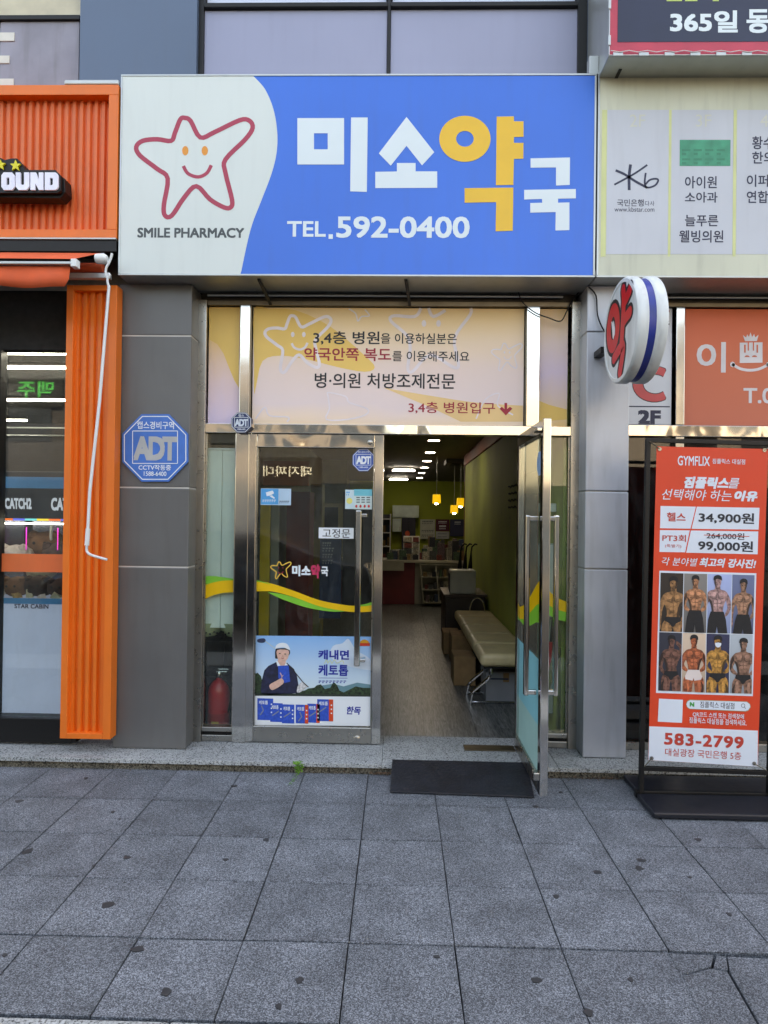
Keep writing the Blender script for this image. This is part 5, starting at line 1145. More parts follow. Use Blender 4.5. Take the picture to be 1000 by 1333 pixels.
# ramp mat leaning from the pavement up to the step edge
mtt = obj('door_mat', MB().hull8([Vector(v) for v in ((-.03, 3.87, .002), (.80, 3.84, .002), (.83, 4.21, .062), (-.02, 4.215, .062), (-.03, 3.87, .012), (.80, 3.84, .012), (.83, 4.21, .072), (-.02, 4.215, .072))]), mm_, None, .002)
mtt.data.transform(Matrix.Translation((-.4, -4.0, 0))); mtt.location = (.4, 4.0, 0)
mtx = MB()
for i in range(34):
    for j in range(13):
        u, v = (i+.5+.5*(j % 2))/35, (j+.5)/13.5; x = -.02+.82*u-.4; y = 3.885+(.315)*v-4.0; z = .0125+.06*(y+4.0-3.87)/.345; s_ = .006
        mtx.add([(x-s_, y, z), (x, y-s_*.6, z), (x+s_, y, z), (x, y+s_*.6, z), (x, y, z+.0022)], [(0, 1, 4), (1, 2, 4), (2, 3, 4), (3, 0, 4)])
st_o = obj('stud', mtx, mm_, None, kind='stuff'); st_o.parent = mtt
tag(mtt, 'black rubber ramp mat leaning on the granite step under the open door', 'mat')
gl_ = mat('weed_leaf', (92, 146, 44), .6, 0, .25, 40)
wd = thing('weed', 'small green weed growing from the joint below the step', 'plant', PZ(389, 1012, 0))
c0 = PZ(389, 1008, 0)
for i in range(130):
    a = random.uniform(0, 6.28); rr_ = random.uniform(.002, .03); h_ = random.uniform(.015, .085); b = Vector((c0.x+rr_*math.cos(a), 4.12-abs(rr_*math.sin(a)), h_)); L_ = random.uniform(.012, .026); a2 = random.uniform(0, 6.28); up_ = random.uniform(-.2, .9)
    if i > 95: k_ = (i-95)/35; b = Vector((c0.x-.03*k_+random.uniform(-.008, .008), 4.12-.17*k_, random.uniform(.002, .02)*(1.2-k_))); L_ = .010
    d = Vector((math.cos(a2), math.sin(a2)*.6, up_)).normalized()*L_; s = d.cross(Vector((0, 0, 1))).normalized()*L_*.33 if abs(d.z) < L_*.95 else Vector((L_*.3, 0, 0))
    obj('leaf', MB().add([b, b+d*.5+s, b+d+Vector((0, 0, -.003)), b+d*.5-s, b+d*.5+Vector((0, 0, .002))], [(0, 1, 4), (1, 2, 4), (2, 3, 4), (3, 0, 4)]), gl_, wd)
mb = MB()
for i in range(7): mb.tube([(c0.x, 4.12, 0), (c0.x+random.uniform(-.01, .01), 4.115, .03), (c0.x+random.uniform(-.03, .03), 4.11-random.uniform(0, .02), random.uniform(.04, .08))], .0012, 4)
obj('stem', mb, gl_, wd)

# ================================================================== PHARMACY INTERIOR
pi_ = bpy.data.objects.new('pharmacy_interior', None); COL.objects.link(pi_); tag(pi_, kind='structure')
def wood_floor():
    m = bpy.data.materials.new('vinyl_plank_floor'); m.use_nodes = True; n = m.node_tree; L = n.links; b = n.nodes['Principled BSDF']
    tc = n.nodes.new('ShaderNodeTexCoord'); mp = n.nodes.new('ShaderNodeMapping'); mp.inputs['Scale'].default_value = (14, 1.1, 1); L.new(tc.outputs['Object'], mp.inputs[0])
    no = n.nodes.new('ShaderNodeTexNoise'); no.inputs['Scale'].default_value = 5; no.inputs['Detail'].default_value = 8; no.inputs['Roughness'].default_value = .65; no.inputs['Distortion'].default_value = 1.2; L.new(mp.outputs[0], no.inputs['Vector'])
    r = n.nodes.new('ShaderNodeValToRGB'); e = r.color_ramp.elements; e[0].position = .35; e[1].position = .68; e[0].color = (*lin((34, 36, 36)), 1); e[1].color = (*lin((128, 131, 129)), 1); L.new(no.outputs['Fac'], r.inputs[0])
    oi = n.nodes.new('ShaderNodeObjectInfo'); mr = n.nodes.new('ShaderNodeMapRange'); mr.inputs[3].default_value = .8; mr.inputs[4].default_value = 1.1; L.new(oi.outputs['Random'], mr.inputs[0])
    mx = n.nodes.new('ShaderNodeVectorMath'); mx.operation = 'SCALE'; L.new(r.outputs[0], mx.inputs[0]); L.new(mr.outputs[0], mx.inputs['Scale'])
    L.new(mx.outputs[0], b.inputs['Base Color']); b.inputs['Roughness'].default_value = .36; return m
wf = wood_floor()
box('floor', -1.42, 3.2, 4.60, 20, -.01, .045, joint_m, pi_, 0)
fl_ = bpy.data.objects.new('interior_floor', None); COL.objects.link(fl_); tag(fl_, kind='structure')
random.seed(3)
for r in range(9):
    y0 = 4.57; y = y0-random.uniform(0, .7); x0 = -.55+r*.19
    while y < 11.8:
        y1 = y+.95; a = max(y, y0)
        if y1 > a+.05: box('floor_plank', x0+.0007, x0+.1893, a+.0007, y1-.0007, .046, .054, wf, fl_, 0)
        y = y1
box('floor_sheet', -1.4, -.551, 4.57, 11.9, .046, .053, wf, fl_, 0)
olive = mat('olive_wall', (156, 168, 78), .7, 0, .12, 1.5, bump=.0005, bscale=60); olive2 = mat('lime_wall', (150, 160, 48), .7, 0, .04, 1)
box('wall_right', 1.14, 1.2, 4.62, 11.4, .03, 2.67, olive, pi_, 0)
box('wall_end', 1.13, 3.2, 11.4, 11.46, .03, 2.67, mat('brown_panel', (96, 60, 34), .6), pi_, 0)
box('wall_trim', 1.115, 1.14, 5.4, 11.42, 2.50, 2.67, mat('orange_trim', (150, 76, 40), .6), pi_, 0)
box('ceiling', -1.5, 3.2, 4.62, 20, 2.67, 2.75, mat('pharmacy_ceiling', (120, 116, 108), .8), pi_, 0)
box('wall_rear', -3.2, 3.2, 19.6, 19.7, .03, 2.67, olive2, pi_, 0)
box('wall_left', -1.5, -1.44, 4.62, 19.6, .03, 2.67, mat('left_wall', (120, 114, 70), .7), pi_, 0)
box('wall_far_right', 3.2, 3.3, 11.4, 19.7, .03, 2.67, olive2, pi_, 0)
# black leaf decal on right wall
mb = MB(); random.seed(11)
for i in range(130):
    y = random.gauss(5.45, .28) if i < 95 else random.uniform(5.5, 7.5); z = random.uniform(.7, 2.0); s = random.uniform(.012, .026); a = random.uniform(-.8, .8)
    v = Vector((0, math.sin(a), math.cos(a)))*s; u = Vector((0, math.cos(a), -math.sin(a)))*s*.35; c_ = Vector((1.1385, y, z))
    mb.add([c_-v, c_+u, c_+v, c_-u], [(0, 1, 2, 3)])
obj('leaf_decal', mb, black_m, pi_, kind='stuff')
for i, z in enumerate((1.93, 1.86, 1.79, 1.72)):      # thin script decal, too small to read
    obj('script_decal', MB().tube([Vector((1.137, 6.9-.02*k_, z+.012*math.sin(k_*1.9+i)+.006*math.sin(k_*.7))) for k_ in range(26)], .0025, 4), black_m, pi_)
# lamps
dl = mat('downlight_glow', (255, 236, 200), .5, emit=(236, 236, 240), estr=9)
places = ['nearest the door', 'second from the door', 'third from the door', 'fourth from the door', 'fifth from the door', 'farthest from the door']
for i, (a, b) in enumerate(((565, 573.2), (560, 588.8), (556, 600), (552.5, 608.5), (549, 615.5), (546.5, 622))):
    zc = 2.667; c_ = PZ(a, b, zc)
    t = thing('downlight', 'round recessed ceiling light %s' % places[i], 'ceiling light', c_, 'round recessed ceiling lights')
    obj('lens', MB().lathe((c_.x, c_.y, zc-.006), [(.001, 0), (.075, 0), (.08, .003)], 'z', 20), dl, t); obj('trim_ring', MB().lathe((c_.x, c_.y, zc-.004), [(.081, 0), (.1, 0), (.1, .004), (.081, .004)], 'z', 20), white, t)
for i, (x, y, h_) in enumerate(((525.5, 612.5, 34), (519, 624, 28))):
    zc = 2.60; c_ = PZ(x, y, zc); w_ = h_*c_.y/FPX/2*.85
    t = thing('tube_lamp', ['nearer white tube lamp on the pharmacy ceiling', 'farther white tube lamp on the pharmacy ceiling'][i], 'lamp', (c_.x, c_.y, zc), 'tube lamps on the pharmacy ceiling')
    obj('tube', MB().tube([(c_.x-w_, c_.y, zc), (c_.x+w_, c_.y, zc)], .018, 8), lampw, t); box('fitting', c_.x-w_*.9, c_.x+w_*.9, c_.y-.04, c_.y+.04, zc+.031, zc+.069, white, t, .003)
pg = mat('pendant_shade_lit', (240, 200, 50), .5, emit=(250, 205, 50), estr=.075)
for i, (x, y) in enumerate(((568.4, 649.5), (591.3, 662.8), (599.8, 653.8))):
    Yp = [11.4, 12.6, 12.0][i]; c_ = P(x, y, Yp)
    t = thing('pendant_lamp', ['yellow square pendant lamp hanging alone above the counter', 'lowest yellow pendant lamp of the pair', 'yellow pendant lamp partly hidden by the wall edge'][i], 'lamp', (c_.x, Yp, c_.z), 'yellow pendant lamps over the counter')
    obj('shade', MB().hull8([Vector((c_.x+a*.075, Yp-.08, c_.z-.07)) if 0 else v for v in [Vector((c_.x-.07, Yp-.08, c_.z-.075)), Vector((c_.x+.07, Yp-.08, c_.z-.075)), Vector((c_.x+.064, Yp-.07, c_.z+.075)), Vector((c_.x-.064, Yp-.07, c_.z+.075)), Vector((c_.x-.07, Yp+.08, c_.z-.075)), Vector((c_.x+.07, Yp+.08, c_.z-.075)), Vector((c_.x+.064, Yp+.07, c_.z+.075)), Vector((c_.x-.064, Yp+.07, c_.z+.075))] for a in (0,)]), pg, t, .006)
    obj('bulb', MB().lathe((c_.x, Yp, c_.z-.085), [(.001, -.012), (.03, 0), (.03, .009)], 'z', 12), dl, t)
    obj('cord', MB().tube([(c_.x, Yp, c_.z+.075), (c_.x, Yp, 2.667)], .004, 5), alu, t)
# bench
bc = thing('waiting_bench', 'cream cushioned waiting bench with chrome legs along the olive wall', 'bench', (.93, 6.7, .055))
lea = mat('cream_leather', (212, 190, 146), .4, 0, .06, 8, bump=.001, bscale=30); chrome = mat('chrome', (210, 210, 210), .08, 1, .02)
by0, by1 = 5.42, 8.0; nseg = 5
for i in range(nseg):
    a = by0+(by1-by0)*i/nseg; b = by0+(by1-by0)*(i+1)/nseg
    obj('cushion', MB().box(.685, 1.13, a+.012, b-.012, .39, .50), lea, bc, .042, smooth=True, seg=5)
box('seat_frame', .72, 1.12, by0+.05, by1-.05, .37, .398, black, bc, .004)
for y in (5.55, 5.85, 7.2, 7.7):
    obj('leg', MB().tube(catmull_3 if False else [Vector((.79, y, .37)), Vector((.785, y, .31)), Vector((.765, y, .27)), Vector((.66, y, .18)), Vector((.63, y, .14)), Vector((.625, y, .055))], .014, 8), chrome, bc, smooth=True)
    obj('foot_bar', MB().tube([Vector((.625, y, .075)), Vector((1.1, y, .075))], .011, 8), chrome, bc, smooth=True)
    obj('leg', MB().tube([Vector((1.09, y, .37)), Vector((1.1, y, .055))], .014, 8), chrome, bc, smooth=True)
obj('arm_loop', MB().tube([Vector((.95+.09*math.cos(t_*.26), 7.9, .5+.16*math.sin(t_*.26))) for t_ in range(13)], .008, 8), chrome, bc, smooth=True)
cardm = mat('cardboard', (150, 116, 78), .85, 0, .1, 12); greyb = mat('grey_carton', (140, 142, 146), .6)
def carton(label, x0, x1, y0, y1, z0, z1, m):
    t = thing('carton', label, 'box', ((x0+x1)/2, (y0+y1)/2, z0)); box('body', x0, x1, y0, y1, z0, z1, m, t, .004)
    box('tape', (x0+x1)/2-.025, (x0+x1)/2+.025, y0-.001, y0-.0003, z1-.08, z1-.004, cardm, t, 0); box('flap', x0+.004, x1-.004, y0+.004, (y0+y1)/2-.003, z1+.0005, z1+.005, m, t, 0); return t
carton('brown cardboard box under the middle of the bench', .53, .73, 6.15, 6.5, .056, .32, cardm)
c_ = carton('grey printed carton under the near end of the bench', .76, 1.1, 5.65, 6.0, .056, .30, greyb); box('print_band', .80, .95, 5.6485, 5.6495, .24, .252, txt_navy, c_, 0)
carton('brown carton deeper under the bench', .58, .80, 7.0, 7.4, .056, .36, cardm)
carton('small brown carton stacked near the cabinet', .53, .72, 7.55, 7.9, .056, .30, cardm)
# dark cabinet with white box
cb_ = thing('side_cabinet', 'dark low cabinet standing at the far end of the bench', 'cabinet', (.75, 8.8, .055))
box('body', .60, 1.1, 8.3, 9.1, .056, .62, mat('dark_wood', (52, 38, 28), .5), cb_, .004); box('top', .58, 1.12, 8.28, 9.12, .6205, .65, mat('dark_wood_top', (70, 54, 42), .45), cb_, .004); box('door', .62, .98, 8.285, 8.299, .08, .6, mat('dark_wood_door', (46, 34, 26), .5), cb_, .003)
wb = thing('white_appliance', 'white box-shaped appliance on the dark cabinet', 'appliance', (.83, 8.5, .651)); box('body', .66, .985, 8.35, 8.65, .652, .935, mat('appliance_white', (196, 196, 186), .4), wb, .012); box('side_grille', .655, .6595, 8.37, 8.6, .67, .9, black, wb, 0); box('lid', .665, .98, 8.36, 8.64, .9355, .945, white, wb, .003)
blc = thing('umbrella_bin', 'black objects with curved handles sticking up behind the white appliance', 'umbrellas', (.85, 8.9, .65))
for i in range(3):
    x = .82+.07*i; obj('canopy', MB().tube([(x, 8.9, .66), (x+.01, 8.9, .95), (x+.02, 8.9, 1.15)], [.035, .03, .01], 8), black_m, blc, smooth=True); obj('handle', MB().tube([(x+.02, 8.9, 1.15), (x+.03, 8.9, 1.22), (x+.07, 8.9, 1.26), (x+.1, 8.9, 1.25)], .012, 8), black, blc, smooth=True)
# counter
ct = thing('counter', 'service counter with dark red front and grey display shelves', 'counter', (.3, 12, .055))
cy0 = 11.8
cxr = P(540, 760, cy0).x
maroon = mat('maroon_panel', (112, 34, 42), .5); gry = mat('counter_grey', (150, 148, 136), .5)
box('front_panel', -1.4, cxr, cy0, cy0+.5, .056, .80, maroon, ct, .004)
box('end_panel', cxr+.001, 1.9, cy0+.03, cy0+.5, .056, .80, gry, ct, .004)
box('top', -1.4, 2.0, cy0-.08, cy0+.6, .801, .845, mat('counter_top', (176, 172, 158), .4), ct, .006)
box('raised_ledge', -1.4, P(526, 740, cy0-.12).x, cy0-.14, cy0-.081, .66, .845, gry, ct, .004)
shx0, shx1 = P(551, 760, cy0-.2).x, P(612, 760, cy0-.2).x
sh = thing('display_rack', 'grey open display rack leaning against the counter front', 'rack', (shx0, cy0-.1, .055))
for i in range(4):
    x = shx0+(shx1-shx0)*i/3; obj('upright', MB().hull8([Vector(v) for v in ((x, cy0-.3, .12), (x+.015, cy0-.3, .12), (x-.045, cy0-.12, .79), (x-.06, cy0-.12, .79), (x, cy0-.02, .12), (x+.015, cy0-.02, .12), (x-.045, cy0-.085, .79), (x-.06, cy0-.085, .79))]), gry, sh)
for j in range(4):
    z = .12+j*.215; k_ = j/3; obj('shelf', MB().box(shx0-.06*k_, shx1-.04*k_, cy0-.3+.17*k_, cy0-.03-.04*k_, z, z+.014), gry, sh)
random.seed(5)
pc = [mat('pack_%d' % i, c_, .5, 0, .4, 60) for i, c_ in enumerate(((130, 128, 120), (50, 66, 90), (110, 50, 46), (66, 70, 72), (160, 156, 144), (60, 84, 66), (30, 34, 46), (130, 104, 66), (84, 66, 74)))]
def pack(x, y, z, w_, h_, where, group, d=.05):
    ci = random.randrange(9); o = obj('medicine_box', MB().box(-w_/2, w_/2, -d/2, d/2, 0, h_), pc[ci]); o.location = (x, y, z)
    tag(o, '%s medicine box %s' % (['pale grey', 'blue', 'red', 'grey', 'cream', 'green', 'navy', 'ochre', 'mauve'][ci], where), 'box', '%s %s' % (['pale grey', 'blue', 'red', 'grey', 'cream', 'green', 'navy', 'ochre', 'mauve'][ci], group)); return o
for j in range(3):
    k_ = j/3
    for i in range(3):
        x = shx0+.03-.06*k_+(shx1-shx0)*i/3
        for q_ in range(3): pack(x+.045+.078*q_, cy0-.26+.17*k_+.06, .12+j*.215+.0145, random.uniform(.045, .07), random.uniform(.06, .14), 'on the leaning display rack', 'boxes on the display rack')
for i in range(96):
    x = random.uniform(-.15, 1.25); pack(x, cy0+random.uniform(.0, .4), .8455, random.uniform(.05, .14), random.uniform(.05, .2)+(.26*random.random() if x > .45 else 0), 'standing on the counter top', 'boxes on the counter top', .06)
ctwr = thing('counter_rack', 'narrow tiered rack of small packets at the counter top', 'rack', (.3, cy0, .846))
for i, (a, b) in enumerate(((526, 536), (537.5, 545))):
    x0, x1 = P(a, 720, cy0+.05).x, P(b, 720, cy0+.05).x
    box('side', x0-.012, x0, cy0, cy0+.12, .846, 1.27, white, ctwr, .001); box('side', x1, x1+.012, cy0, cy0+.12, .846, 1.27, white, ctwr, .001); box('back', x0, x1, cy0+.11, cy0+.12, .846, 1.27, white, ctwr, 0)
    for j in range(4): box('tray', x0, x1, cy0-.01, cy0+.1, .85+j*.105, .935+j*.105, pc[[0, 3, 2, 4][j] if i == 0 else [6, 4, 0, 2][j]], ctwr, .001)
# back wall items at y 19.5
BKY = 19.5
def back(name, rect, m, label, cat, t=.3, Y=BKY, parts=None, group=None):
    qd_ = rect_map(rect, Y-t); a, b = qd_(0, 0), qd_(1, 1); tt = thing(name, label, cat, ((a.x+b.x)/2, Y, a.z), group)
    box('body', a.x, b.x, Y-t, Y, a.z, b.z, m, tt, .004); return tt, a, b
lg = mat('cabinet_pale_green', (190, 204, 190), .5)
tt, a, b = back('wall_cabinet', (511, 658, 545.5, 674), lg, 'wide pale wall cabinet high on the lime back wall', 'cabinet'); 
for i in range(2): box('door', a.x+(b.x-a.x)*i/2+.01, a.x+(b.x-a.x)*(i+1)/2-.01, BKY-.318, BKY-.3005, a.z+.02, b.z-.02, lg, tt, .004)
tt, a, b = back('wall_cabinet', (511, 675, 522.5, 692.5), lg, 'small pale wall cabinet below the wide one', 'cabinet'); box('door', a.x+.01, b.x-.01, BKY-.318, BKY-.3005, a.z+.02, b.z-.02, lg, tt, .004); box('handle', b.x-.05, b.x-.03, BKY-.33, BKY-.319, a.z+.05, a.z+.15, steel_b, tt, 0)
tt, a, b = back('tall_cabinet', (523, 674, 541, 731), black_m, 'tall dark cabinet with a red emblem beside the posters', 'cabinet', .25); 
for i in range(2): box('door', a.x+(b.x-a.x)*i/2+.008, a.x+(b.x-a.x)*(i+1)/2-.008, BKY-.268, BKY-.2505, a.z+.02, b.z-.02, mat('dark_door%d' % i, (26, 26, 40), .4), tt, .003)
mb = MB(); mb.poly(pp(ell(530.5, 694.5, 3.4, 3.6, 10), BKY-.28)); obj('emblem', mb, mat('emblem_red', (206, 84, 50), .5), tt)
def bposter(rect, m, label, lines, tm, Y=BKY-.02):
    t = thing('wall_poster', label, 'poster', P((rect[0]+rect[2])/2, rect[3], Y)); q_ = rect_map(rect, Y); a, b = q_(0, 0), q_(1, 1); s_ = box('sheet', a.x, b.x, Y-.003, Y, a.z, b.z, m, t, 0)
    for s__, r_ in lines: bars(7, r_, Y-.006, tm, t)
    return t
bposter((547, 676, 566.5, 702), mat('poster_pale', (176, 178, 160), .6), 'pale poster covered in small print on back wall', [('약국 이용안내', (550, 678, 564, 682)), ('건강상담', (549, 690, 565, 693)), ('처방전 접수', (549, 696, 565, 699))], txt_grey)
bposter((567.5, 676, 585, 691.5), mat('poster_maroon', (84, 24, 36), .6), 'dark maroon poster on the back wall', [('건강기능식품', (571, 678.5, 582, 681.5)), ('SALE', (572, 684, 581, 689))], white_p)
bposter((567.5, 692, 585, 701.5), mat('poster_pale2', (170, 174, 170), .6), 'small white notice under the maroon poster', [('안내', (570, 694, 582, 696)), ('영업시간', (570, 698, 582, 700))], txt_grey)
bposter((586, 676, 606, 698), mat('poster_bluegrey', (52, 56, 84), .6), 'blue grey poster at the edge of the back wall', [('비타민', (592, 679, 600, 683))], white_p)
# far shelving at left
sf = thing('pharmacy_shelf', 'tall white shelf unit glimpsed at the jamb edge of the opening', 'shelf', (-.35, 14, .055))
a, b = P(496, 670, 14).x-.25, P(509, 670, 14).x
box('side', b-.02, b, 14, 14.35, .056, 1.67, white, sf, 0); box('side', a-.02, a, 14, 14.35, .056, 1.67, white, sf, 0)
for j in range(6): box('shelf', a, b-.021, 14, 14.35, .1+j*.29, .12+j*.29, white, sf, 0)
box('back', a, b-.021, 14.33, 14.35, .057, 1.66, mat('shelf_back', (60, 60, 60), .6), sf, 0)
for j in range(1, 5):
    for i in range(4): pack(a+.07+i*.12, 14.1, .121+j*.29, .08, random.uniform(.08, .2), 'on the tall white shelf', 'boxes on the tall shelf')
# CCTV dome and air unit
ac = thing('ceiling_air_unit', 'dark square air unit on the ceiling near the pendants', 'air conditioner', (.9, 14, 2.6)); c_ = P(590, 610, 12)
box('body', .85, 1.9, 11.9, 12.6, 2.59, 2.665, mat('ac_grey', (84, 84, 80), .5), ac, .01); box('grille', .95, 1.8, 12.0, 12.5, 2.58, 2.589, black, ac, 0)

# --- behind the fixed door and left side glass
lp_ = thing('locker_panel', 'tall pale green double panel behind the left side glass', 'cabinet', (-1.3, 4.8, .8))
pgm = mat('pale_green_panel', (232, 240, 236), .5, 0, .03, 2)
for i, (a, b) in enumerate(((-1.43, -1.235), (-1.232, -1.04))): box('door', a, b, 4.60, 4.62, .82, 2.06, pgm, lp_, .003)
box('top_rail', -1.43, -1.04, 4.595, 4.62, 2.062, 2.075, white, lp_, .002)
hat = mat('speckled_straw', (178, 186, 150), .8, 0, .1, 10)
for i, x in enumerate((-1.36, -1.14)):
    t = thing('straw_hat', ['pale perforated hat at the outer side of the left window', 'pale perforated hat beside the mullion in the left window'][i], 'hat', (x, 4.68, .74))
    obj('brim', MB().lathe((x, 4.71, .75), [(.001, .0), (.07, 0), (.12, .05), (.13, .1), (.12, .1), (.001, .06)], 'z', 20), hat, t, smooth=True)
    mb = MB()
    for k_ in range(9): a_ = -1.57+(k_-4)*.3; mb.lathe((x+.1*math.cos(a_), 4.685+.1*math.sin(a_), .775+.012*(k_ % 2)), [(.001, -.004), (.008, 0), (.001, .004)], 'y', 6)
    obj('holes', mb, black_m, t)
rk = thing('black_rack', 'black wire rack behind the left side glass', 'rack', (-1.25, 4.8, .055))
for x in (-1.4, -1.27, -1.06): box('post', x, x+.02, 4.78, 4.8, .056, .815, black, rk, 0)
for z in (.45, .70): box('shelf', -1.42, -1.04, 4.68, 4.86, z, z+.015, black, rk, 0)
box('backing', -1.43, -1.03, 4.9, 4.92, .056, 2.1, mat('dark_back', (40, 44, 44), .8), rk, 0)
red = mat('extinguisher_red', (196, 24, 30), .3, 0, .05, 6, coat=.3)
def ext(label, x, y, s=1):
    t = thing('fire_extinguisher', label, 'fire extinguisher', (x, y, .055), 'fire extinguishers in the left window')
    obj('body', MB().lathe((x, y, .056), [(.07*s, 0), (.08*s, .01), (.08*s, .3*s), (.074*s, .345*s), (.05*s, .385*s), (.022*s, .40*s), (.022*s, .42*s)], 'z', 28), red, t, smooth=True)
    obj('valve', MB().lathe((x, y, .056+.42*s), [(.016, 0), (.022, .01), (.022, .03), (.012, .045)], 'z', 12), steel, t, smooth=True)
    obj('lever', MB().box(x-.02, x+.06, y-.012, y+.012, .056+.455*s, .066+.455*s), steel, t, .003); obj('lever', MB().box(x-.01, x+.07, y-.01, y+.01, .056+.475*s, .064+.475*s), steel, t, .003)
    obj('hose', MB().tube([Vector((x+.02+.075*math.sin(k_*.32), y-.02, .056+.44*s-.035*k_+.03*math.sin(k_*.4))) for k_ in range(10)], .008, 8), black, t, smooth=True)
    obj('label_plate', MB().lathe((x, y, .09), [(.0806*s, 0), (.0806*s, .12)], 'z', 28), mat('ext_label%g' % x, (166, 26, 30), .4), t, smooth=True)
    obj('sticker', MB().box(x-.03, x+.02, y-.0835*s, y-.078*s, .065, .16), mat('ext_yellow%g' % x, (176, 146, 60), .5), t)
ext('red fire extinguisher with a torn yellow sticker in the left window', -1.262, 4.70, .95); ext('second red extinguisher half hidden by the steel mullion', -1.075, 4.78, 1)
# inside behind fixed door; yellow, grey, orange and red panels paint mixed reflections
def inpanel(rect, Y, rgb, name, label, cat, t=.04, lines=()):
    q_ = rect_map(rect, Y); a, b = q_(0, 0), q_(1, 1); tt = thing(name, label, cat, ((a.x+b.x)/2, Y, max(.056, a.z)))
    box('board', a.x, b.x, Y, Y+t, max(.056, a.z), b.z, mat(name+str(int(rect[0])), rgb, .6, 0, .1, 4), tt, .002)
    for s__, r_, m__ in lines: bars(4, r_, Y-.003, m__, tt)
    return tt
inpanel((336, 655, 350, 890), 5.3, (206, 172, 20), 'yellow_reflection_board', 'narrow yellow board painted as a reflection just inside the fixed door', 'board')
inpanel((352, 640, 362, 880), 5.6, (150, 150, 140), 'grey_reflection_board', 'pale grey board painted as a reflection beside the yellow one', 'board')
inpanel((338, 600, 402, 632), 7.0, (170, 84, 50), 'orange_reflection_board', 'orange board painted as a reflection deep inside the pharmacy', 'board')
inpanel((372, 640, 402, 870), 7.5, (150, 50, 34), 'red_reflection_panel', 'orange red panel painted as a reflection behind the fixed door', 'cabinet', .4)
inpanel((403, 630, 418, 870), 8.2, (150, 140, 50), 'olive_column', 'olive column seen through the fixed door', 'column', .3)
gst = mat('ghost_white', (150, 160, 170), .5)
inpanel((412, 660, 440, 700), 9.0, (36, 40, 44), 'dark_board', 'dark board above the navy poster inside', 'board')
inpanel((416, 702, 444, 805), 6.0, (24, 48, 84), 'navy_poster', 'navy standing poster with white text inside the fixed door', 'poster', .02, [('기관지', (420, 706, 432, 711), gst), ('타박상', (420, 713, 436, 718), gst), ('통증에', (420, 721, 434, 726), gst), ('잘듣는다', (420, 729, 434, 734), gst)])
inpanel((405, 672, 440, 677), 10.0, (190, 190, 170), 'white_shelf', 'pale wall shelf deep inside the pharmacy', 'shelf')
inpanel((446, 640, 484, 830), 11.0, (44, 48, 52), 'dark_shelf', 'dark shelf unit behind the door handle', 'shelf', .4)
inpanel((418, 578, 452, 655), 12.5, (96, 110, 54), 'green_board', 'green board high at the back of the pharmacy', 'board')
lf = mat('indoor_leaf', (40, 70, 40), .5)
ip = thing('potted_plant', 'dark leafy plant low behind the fixed door', 'plant', (-1.0, 5.15, .055))
obj('pot', MB().lathe((-.93, 5.2, .056), [(.07, 0), (.1, .2), (.105, .22), (.09, .2)], 'z', 20), mat('pot_grey', (120, 116, 110), .6), ip, smooth=True)
random.seed(4)
for i in range(22):
    a = random.uniform(0, 6.28); L_ = random.uniform(.15, .38); b = Vector((-.93, 5.2, .26)); d = Vector((math.cos(a)*.7, math.sin(a)*.5, random.uniform(.9, 1.6))).normalized()*L_; s = d.cross(Vector((0, 0, 1))).normalized()*.018
    e = b+d+Vector((math.cos(a), math.sin(a), -.3))*.06; obj('leaf', MB().add([b-s*.3, b+d*.6-s, e, b+d*.6+s, b+s*.3, b+d*.6+Vector((0, 0, .006))], [(0, 1, 5), (1, 2, 5), (2, 3, 5), (3, 4, 5), (4, 0, 5)]), lf, ip)
# right side glass: broom, brush, white panel
brm = thing('broom', 'broom with red grip leaning inside the right side glass', 'broom', (1.05, 4.7, .055))
obj('handle', MB().tube([(1.10, 4.66, 1.05), (1.075, 4.66, .75)], .009, 8), black, brm); obj('grip', MB().tube([(1.075, 4.66, .75), (1.06, 4.66, .6), (1.03, 4.66, .45), (1.0, 4.66, .35)], [.016, .02, .018, .02], 10), red, brm, smooth=True)
obj('head', MB().tube([(1.0, 4.66, .35), (.97, 4.66, .2), (.97, 4.66, .06)], [.02, .05, .06], 12), red, brm, smooth=True)
bt = thing('bamboo_brush', 'ribbed yellow green stick leaning by the red broom', 'stick', (1.0, 4.68, .055))
obj('stick', MB().tube([(1.125-.012*i, 4.64, .72-.045*i) for i in range(15)], [.02+.006*(i % 2) for i in range(15)], 10), mat('bamboo', (120, 120, 70), .6), bt, smooth=True); obj('tip', MB().tube([(.955, 4.64, .09), (.95, 4.64, .057)], .02, 8), cardm, bt)
wpn = thing('side_cupboard', 'white cupboard panel inside the right side glass', 'cupboard', (1.0, 4.8, .055))
box('board', .87, 1.135, 4.83, 4.86, .2, 1.43, mat('panel_grey_green', (150, 164, 160), .5), wpn, .003); box('board', .93, 1.13, 4.80, 4.82, .9, 1.42, mat('panel_soft_white', (200, 206, 206), .4), wpn, .003); box('rail', .87, 1.135, 4.79, 4.828, 1.72-.06, 1.72, white, wpn, .003)
dv = wavefill([(700, 762), (712, 767), (724, 777), (741, 785)], [(700, 778), (712, 786), (724, 793), (741, 798)], lambda x, y: P(x, y, GY+.018)); obj('decal_wave', dv, wy, en)
dv = wavefill([(700, 778), (712, 786), (724, 793), (741, 798)], [(700, 796), (712, 799), (724, 806), (741, 810)], lambda x, y: P(x, y, GY+.018)); obj('decal_wave', dv, wg, en)
dv = wavefill([(267, 756), (280, 757), (295, 757), (308, 755)], [(267, 777), (280, 775), (295, 776), (308, 774)], lambda x, y: P(x, y, GY+.018)); 
dv = wavefill([(266.5, 762), (275, 759), (290, 756), (307.5, 755.5)], [(266.5, 780.5), (275, 776), (290, 772), (307.5, 771)], lambda x, y: P(x, y, GY+.0175)); obj('decal_wave', dv, wy, en)
